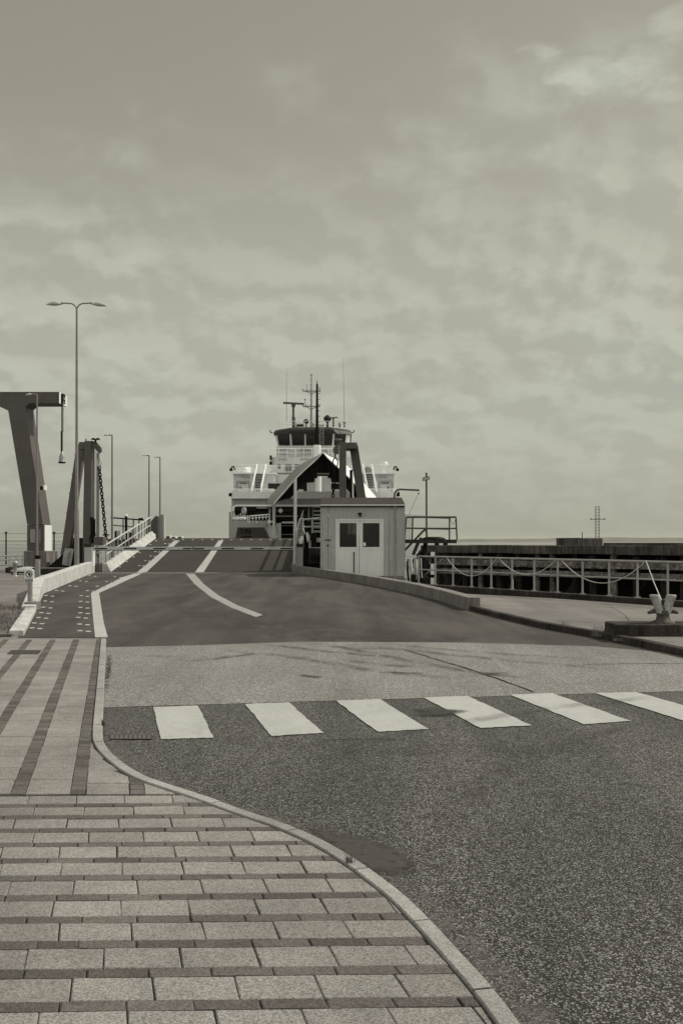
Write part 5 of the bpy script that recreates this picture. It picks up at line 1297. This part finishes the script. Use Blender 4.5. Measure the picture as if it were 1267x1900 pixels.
# wing houses
for s_ in (0, 1):
    f_ = (lambda x: x) if s_ == 0 else mxr
    lo = lambda a, b: (min(f_(a), f_(b)), max(f_(a), f_(b)))
    a, b = lo(433.5, 510); prt('wing_house', [(a, 879, b, 912)], m_house, fS + 4, 14)
    if s_ == 1: prt('lit_corner', [(b - 2.2, 878, b + 1.2, 912)], m_ship, fS + 3.6, 14)  # whiter strip paints the sunlit right edge of the house
    a, b = lo(431, 512); prt('upper_deck', [(a, 876.8, b, 879)], m_ship, fS + 3.5, 16)
    frail([(f_(433.5), 877.5), (f_(505), 877.5)], 14, 30, fS + 3.7, m_ship, .035, (.88,), thin=.016)
    frail([(f_(430), 912), (f_(508), 912)], 4.5, 26, fS + .3, m_ship, .03, (), thin=.02)
    # stair
    dxs = 1 if s_ == 0 else -1
    m1 = MB()
    for x0_ in (476.5, 493): m1.bar(P(f_(x0_), 863, fS + 3.4), P(f_(x0_ - 9), 912, fS + 1.2), .12, .28, up=(0, -1, .3)); 
    for x0_ in (476.5, 493): m1.tube([P(f_(x0_ + .5), 862, fS + 3.2), P(f_(x0_ + .5 - 9), 902, fS + .9)], .05, 6)
    st = m1.build('stair', m_ship, fe)
    m1 = MB()
    for k in range(10): t_ = k / 10; x = 476 - 7.5 * t_; a, b = lo(x, x + 15); m1.pbox(a, 881 + 30 * t_, b, 882.2 + 30 * t_, fS + 3.3 - 2 * t_, .3)
    m1.build('tread', m_shipg, st)
    a, b = lo(474, 487); prt('stair_well', [(a, 880, b, 911)], m_shipc, fS + 3.9, .09)
    # door with frame
    a, b = lo(439.5, 463); m1 = MB(); m1.pbox(a, 892.5, b, 894, fS + 3.9, .1); m1.pbox(a, 894, a + 1.2, 911, fS + 3.9, .1); m1.pbox(b - 1.2, 894, b, 911, fS + 3.9, .1); dr = m1.build('door', m_steell, fe)
    a, b = lo(445, 458); m1 = MB(); m1.pbox(a, 896, b, 897, fS + 3.88, .1); m1.pbox(lo(445, 447)[0], 903, lo(445, 447)[1], 908, fS + 3.88, .1); m1.build('handle', m_shipc, dr)
    a, b = lo(448, 464); prt('name_board', [(a, 884, b, 886.5)], m_shipg, fS + 3.85, .15)
    # lifebuoy lamp at the rail end
    m1 = MB(); m1.tube([P(f_(436), 872, fS + 3.6), P(f_(434), 866, fS + 3.6), P(f_(431), 866, fS + 3.6), P(f_(429.5), 870, fS + 3.6)], .06, 6); m1.lathe(P(f_(429), 874, fS + 3.6), [(.12, 0), (.15, .12), (.06, .25)], 8); m1.build('deck_lamp', m_black, fe)
    m1 = MB(); m1.lathe(P(f_(427.5), 921, fS), [(.12, 0), (.14, .12), (.10, .28)], 8); m1.build('side_lamp', m_black, fe)
m1 = MB(); m1.lathe(P(455, 877, fS + 5), [(.3, 0), (.32, .3), (.2, .45)], 12); m1.lathe(P(461, 877, fS + 5.2), [(.2, 0), (.22, .4), (.1, .5)], 12); m1.build('liferaft', m_ship, fe)
m1 = MB(); m1.tube([P(711, 878, fS + 5), P(711, 866, fS + 5)], .1, 8); m1.lathe(P(711.5, 866, fS + 5), [(.36, 0), (.38, .1), (.38, .28), (.3, .4)], 14); m1.build('radome', m_ship, fe)
m1 = MB(); m1.bar(P(671, 866, fS + 6), P(677, 858.5, fS + 6), .3, .35); m1.pbox(670, 870, 676, 878, fS + 6, .4); m1.build('searchlight', m_ship, fe)
m1 = MB(); m1.lathe(P(682, 873, fS + 5), [(.28, -.1), (.32, 0), (.28, .1)], 14, 0, 'Y'); m1.build('vent', m_black, fe)
# main deck house
prt('deck_house', [(505, 880, 661, 912)], m_house, fS + 5, 20)
wn = prt('window', [(497.7, 897, 524, 908), (563, 896, 570, 911.5), (604, 897, 640, 908)], m_glass, fS + 3.95, .04)
prt('window', [(549, 898, 566, 908)], m_glass, fS + 4.9, .1)
prt('cabin_block', [(571, 886, 583, 912)], m_shipg, fS + 2, 1.2); prt('cabin_block', [(598, 885, 614, 912)], m_shipg, fS + 3, 1)
m1 = MB(); m1.tube([P(592.5, 912, fS + 2.2), P(592.5, 884, fS + 2.2)], .16, 12); m1.build('vent_pipe', m_ship, fe)
m1 = MB(); m1.tube([P(587.0, 912, fS + 2.2), P(587.0, 884, fS + 2.2)], .20, 12); m1.build('vent_pipe', m_house, fe)
prt('middle_house', [(503, 848, 663, 877)], m_house, fS + 7, 16)
prt('small_window', [(515, 862, 520.5, 870), (529, 862, 541, 874), (546, 862, 556, 868)], m_shipc, fS + 6.93, .06)
prt('name_board', [(517, 851.3, 532, 853), (556, 851.3, 573, 853)], m_shipg, fS + 6.9, .08)
frail([(505, 879), (661, 879)], 14.5, 60, fS + 5.2, m_ship, .03, (), thin=.013)
prt('bridge_base', [(513, 828, 646, 848)], m_house, fS + 9, 11)
frail([(502.5, 849), (655, 849)], 16.5, 10, fS + 7.4, m_ship, .035, (.5,), thin=.03)
prt('louvre', [(514, 833, 536, 835), (557, 833, 575, 836), (514, 841, 536, 842.5), (557, 841, 580, 842), (600, 836, 612, 845)], m_shipg, fS + 8.93, .06)
# wheelhouse : rings top/bottom
def ring(y, hw_, Y0, dep, cut):
    zc = P(0, y, Y0).z; c0 = P(579, 0, Y0).x; w_ = hw_ / F * Y0
    return [(c0 - w_ + cut, Y0, zc), (c0 + w_ - cut, Y0, zc), (c0 + w_, Y0 + cut * 1.3, zc), (c0 + w_, Y0 + dep, zc), (c0 - w_, Y0 + dep, zc), (c0 - w_, Y0 + cut * 1.3, zc)]
def loft(m_, rings, mi=0):
    n = len(rings[0]); vs = [v for r_ in rings for v in r_]
    fs = [(i * n + j, i * n + (j + 1) % n, (i + 1) * n + (j + 1) % n, (i + 1) * n + j) for i in range(len(rings) - 1) for j in range(n)]
    m_.add(vs, fs + [tuple(range((len(rings) - 1) * n, len(rings) * n)), tuple(reversed(range(n)))], mi)
wY = fS + 8.6
m1 = MB(); loft(m1, [ring(830, 64.5, wY + .5, 8, 1.0), ring(827, 65, wY + .45, 8, 1.0), ring(804.5, 71, wY, 9, 1.1), ring(803.5, 71, wY, 9, 1.1)]); wh = m1.build('wheelhouse', m_ship, fe)
def wq(x0_, x1_, x2_, x3_, ya=805.5, yb=826.5, d=.05):
    t0_, t1_ = wY - d - .02, wY + .45 - d
    return [P(x0_, ya, t0_), P(x1_, ya, t0_), P(x2_, yb, t1_), P(x3_, yb, t1_)]
for q4 in ((514, 537, 538.5, 517.5), (540.5, 564.5, 565, 542), (567.5, 590, 590, 567.8), (593, 617.5, 616, 593), (621, 642.5, 639.5, 619.5)):
    a4 = wq(*q4); m1 = MB(); off = Vector((0, .06, 0)); vs = a4 + [v + off for v in a4]
    m1.add(vs, [(0, 3, 2, 1), (4, 5, 6, 7), (0, 1, 5, 4), (1, 2, 6, 5), (2, 3, 7, 6), (3, 0, 4, 7)]); m1.build('window', m_glass, wh)
m1 = MB(); loft(m1, [ring(804.6, 72, wY - .2, 9.4, 1.2), ring(801, 74, wY - .35, 9.7, 1.5), ring(797, 73.6, wY - .3, 9.6, 1.6), ring(794, 71, wY - .1, 9.3, 1.6), ring(792.5, 66, wY + .2, 8.8, 1.6)]); m1.build('roof_band', m_shipc, fe)
frail([(515, 792.5), (650, 792.5)], 11, 8, wY + .6, m_ship, .025, (.5,), thin=.02)
for s_ in (-1, 1): m1 = MB(); m1.tube([P(579 + s_ * 73, 803, wY), P(579 + s_ * 77, 802, wY), P(579 + s_ * 78, 798, wY)], .05, 6); m1.build('horn', m_black, fe)
# funnel post and masts
m1 = MB(); m1.tube([P(588.5, 850, fS + 7), P(588.5, 826, fS + 7)], .32, 14); m1.build('mast_base', m_ship, fe)
m1 = MB(); m1.tube([P(588, 826, fS + 7), P(588, 806, fS + 7), P(588.2, 790, fS + 7), P(588.3, 712, fS + 7)], [.24, .2, .13, .085], 12); m1.tube([P(588.3, 712, fS + 7), P(588.3, 706, fS + 7)], .03, 6); m1.build('black_mast', m_black, fe)
m1 = MB()
for k in range(11): y_ = 720 + k * 10.5; m1.tube([P(588.3, y_, fS + 7), P(593.5, y_, fS + 7)], .02, 4); m1.tube([P(593.5, y_, fS + 7), P(593.5, y_ - 2, fS + 7)], .015, 4)
m1.build('mast_step', m_shipc, fe)
rY = wY + 2.5
m1 = MB(); m1.tube([P(577.5, 793, rY), P(577.8, 750, rY), P(578, 697, rY)], [.11, .085, .05], 8); m1.tube([P(578, 697, rY), P(578, 694, rY)], .09, 6)
for y_, xa, xb in ((725.5, 562, 594.5), (754, 562, 594)):
    m1.tube([P(xa, y_, rY), P(xb, y_, rY)], .06, 6); m1.tube([P(565, y_, rY), P(578, y_ + 5, rY), P(591, y_, rY)], .04, 6)
    for x in (xa, xa + 7, xb - 1): m1.tube([P(x, y_, rY), P(x, y_ - 4, rY)], .05, 6)
m1.tube([P(569.5, 725, rY), P(569.5, 713, rY)], .025, 4); m1.tube([P(566, 754, rY), P(566, 742, rY)], .03, 4); m1.lathe(P(566, 742, rY), [(.08, 0), (.1, .08)], 8)
for k in range(9): y_ = 704 + k * 9.5; m1.tube([P(574, y_, rY), P(577.5, y_, rY)], .018, 4)
m1.build('signal_mast', m_steell, fe)
m1 = MB(); m1.tube([P(544, 793, rY - 1), P(544.5, 750, rY - 1)], .10, 8); m1.pbox(541.5, 774, 547.5, 781, rY - 1.2, .4); m1.lathe(P(544.5, 756, rY - 1), [(.12, 0), (.2, .2), (.14, .35)], 8); rd_ = m1.build('radar_post', m_steel, fe)
m1 = MB(); m1.bar(P(525.5, 747.5, rY - 1.1), P(564, 749.5, rY - 1.1), .2, .16); m1.build('radar_scanner', m_steel, rd_)
m1 = MB(); m1.tube([P(607.5, 793, rY - 1), P(607.5, 779, rY - 1)], .1, 8); m1.lathe(P(607.5, 777, rY - 1), [(.05, -.35), (.3, -.18), (.36, 0), (.3, .18), (.05, .35)], 12); m1.build('satellite_dome', m_shipc, fe)
m1 = MB(); m1.tube([P(618.5, 792, rY - 1), P(618.5, 776, rY - 1)], .08, 8); m1.bar(P(613, 775.5, rY - 1.1), P(626.5, 774.5, rY - 1.1), .12, .09); m1.build('small_radar', m_steel, fe)
m1 = MB()
for x, h_ in ((568, 8), (550, 5), (630, 7), (639, 9), (582, 6), (548, 8)): m1.tube([P(x, 793, rY - 1.2), P(x, 793 - h_, rY - 1.2)], .09, 8); m1.lathe(P(x, 793 - h_, rY - 1.2), [(.12, -.1), (.16, 0), (.05, .14)], 8)
m1.lathe(P(568, 782, rY - 1.2), [(.1, -.25), (.22, -.12), (.25, 0), (.2, .15), (.05, .22)], 10, 1); m1.pbox(549.5, 786, 563, 790, rY - 1.3, .8, 1); m1.build('roof_fitting', [m_steell, m_shipc], fe)
m1 = MB()
for x in (593.5, 600.0): m1.tube([P(x, 826, wY - .6), P(x, 788, wY - .6)], .03, 5)
for k in range(9): m1.tube([P(593.5, 791 + k * 4, wY - .6), P(600, 791 + k * 4, wY - .6)], .022, 4)
m1.tube([P(591, 789, wY - .5), P(601, 789, wY - .5)], .05, 6)
m1.build('ladder', m_galv, fe)
for x0_, x1_, yt_ in ((532, 531.6, 684), (639, 636.5, 664)):
    m1 = MB(); m1.tube([P(x0_, 792, rY), P(x1_, yt_, rY)], [.022, .008], 4); m1.build('whip_antenna', m_steel, fe)
m1 = MB(); m1.pbox(500.5, 845, 504, 853, fS + 6.6, .4); m1.pbox(500, 856, 504.5, 864, fS + 6.6, .4); m1.pbox(501, 875, 505, 881, fS + 6.6, .4); m1.build('side_fitting', m_black, fe)
# bow visor, raised: two curved blades meeting at the stem
OUT = [(495, 935.5), (496, 929), (502, 920), (512, 908), (522, 897), (534, 884), (547, 870), (560, 860.5), (574, 852.5), (588, 846), (599, 838.5)]
RIM = [(508, 935), (510, 933), (516, 926), (524, 917), (532, 908), (541, 897), (551, 886), (564, 873.5), (577, 862), (590, 850), (599, 839.5)]
INN = [(511, 932), (519, 927.5), (528, 926), (538, 925), (545, 918), (552, 910.5), (560, 902), (569, 896), (583, 895), (586, 884), (599, 882)]
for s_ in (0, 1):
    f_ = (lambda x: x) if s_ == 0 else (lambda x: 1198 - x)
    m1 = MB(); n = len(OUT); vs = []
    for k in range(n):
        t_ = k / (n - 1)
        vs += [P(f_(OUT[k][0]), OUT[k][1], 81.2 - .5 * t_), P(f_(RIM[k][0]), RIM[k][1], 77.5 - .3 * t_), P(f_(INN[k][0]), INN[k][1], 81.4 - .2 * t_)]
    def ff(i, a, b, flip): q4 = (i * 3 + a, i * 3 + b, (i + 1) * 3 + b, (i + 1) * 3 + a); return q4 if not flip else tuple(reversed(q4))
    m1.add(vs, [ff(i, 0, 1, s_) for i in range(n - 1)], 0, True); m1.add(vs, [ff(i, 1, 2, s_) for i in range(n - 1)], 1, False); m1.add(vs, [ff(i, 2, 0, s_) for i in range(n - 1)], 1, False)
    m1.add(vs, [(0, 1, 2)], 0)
    m1.build('bow_visor', [m_ship if s_ else m_visshade, m_visin], fe)  # left blade has its shade put into the colour
    m1 = MB(); m1.tube([P(f_(x), y - .3, 77.45 - .3 * k / (n - 1)) for k, (x, y) in enumerate(RIM)], .045, 6); m1.build('visor_rim', m_ship, fe)
m1 = MB(); m1.tube([P(586, 881, 79), P(612, 881, 79)], .10, 8, 0); m1.tube([P(588, 879, 78.8), P(611, 879, 78.8)], .05, 8, 1); m1.pbox(585, 880, 589, 887, 78.9, .3, 0); m1.pbox(608, 880, 614, 887, 78.9, .3, 0); m1.build('visor_hinge', [m_black, m_galvw], fe)
m1 = MB(); m1.tube([P(508.5, 937, fS - 2.5), P(508.5, 998, fS - 2.5)], .12, 10); m1.tube([P(508.5, 984, fS - 2.5), P(508.5, 998, fS - 2.5)], .16, 10); m1.build('visor_ram', m_galvw, fe)
m1 = MB(); m1.pbox(497, 964, 500, 971, fS - 2, .4, 1); m1.pbox(502, 970, 512, 975, fS - 1.8, .4, 0); m1.bar(P(518, 945, fS - .5), P(523, 950, fS - .5), .1, .3, m=1); m1.build('bow_fitting', [m_black, m_ship], fe)

# ------------------------------------------------------------------ sea haze
hm = bpy.data.materials.new('sea_haze'); hm.use_nodes = True; ht = hm.node_tree
for n_ in list(ht.nodes):
    if n_.type == 'BSDF_PRINCIPLED': ht.nodes.remove(n_)
pv_ = ht.nodes.new('ShaderNodeVolumePrincipled'); pv_.inputs['Density'].default_value = 3.5e-5; pv_.inputs['Color'].default_value = (.95, .97, .85, 1); pv_.inputs['Anisotropy'].default_value = .2
ht.links.new(pv_.outputs[0], ht.nodes['Material Output'].inputs['Volume'])
mb = MB(); mb.box(-9100, 9100, -400, 14100, -4.6, 62)
hz = mb.build('haze', hm); tag(hz, 'thin pale sea haze over the water', 'haze', None, 'stuff')
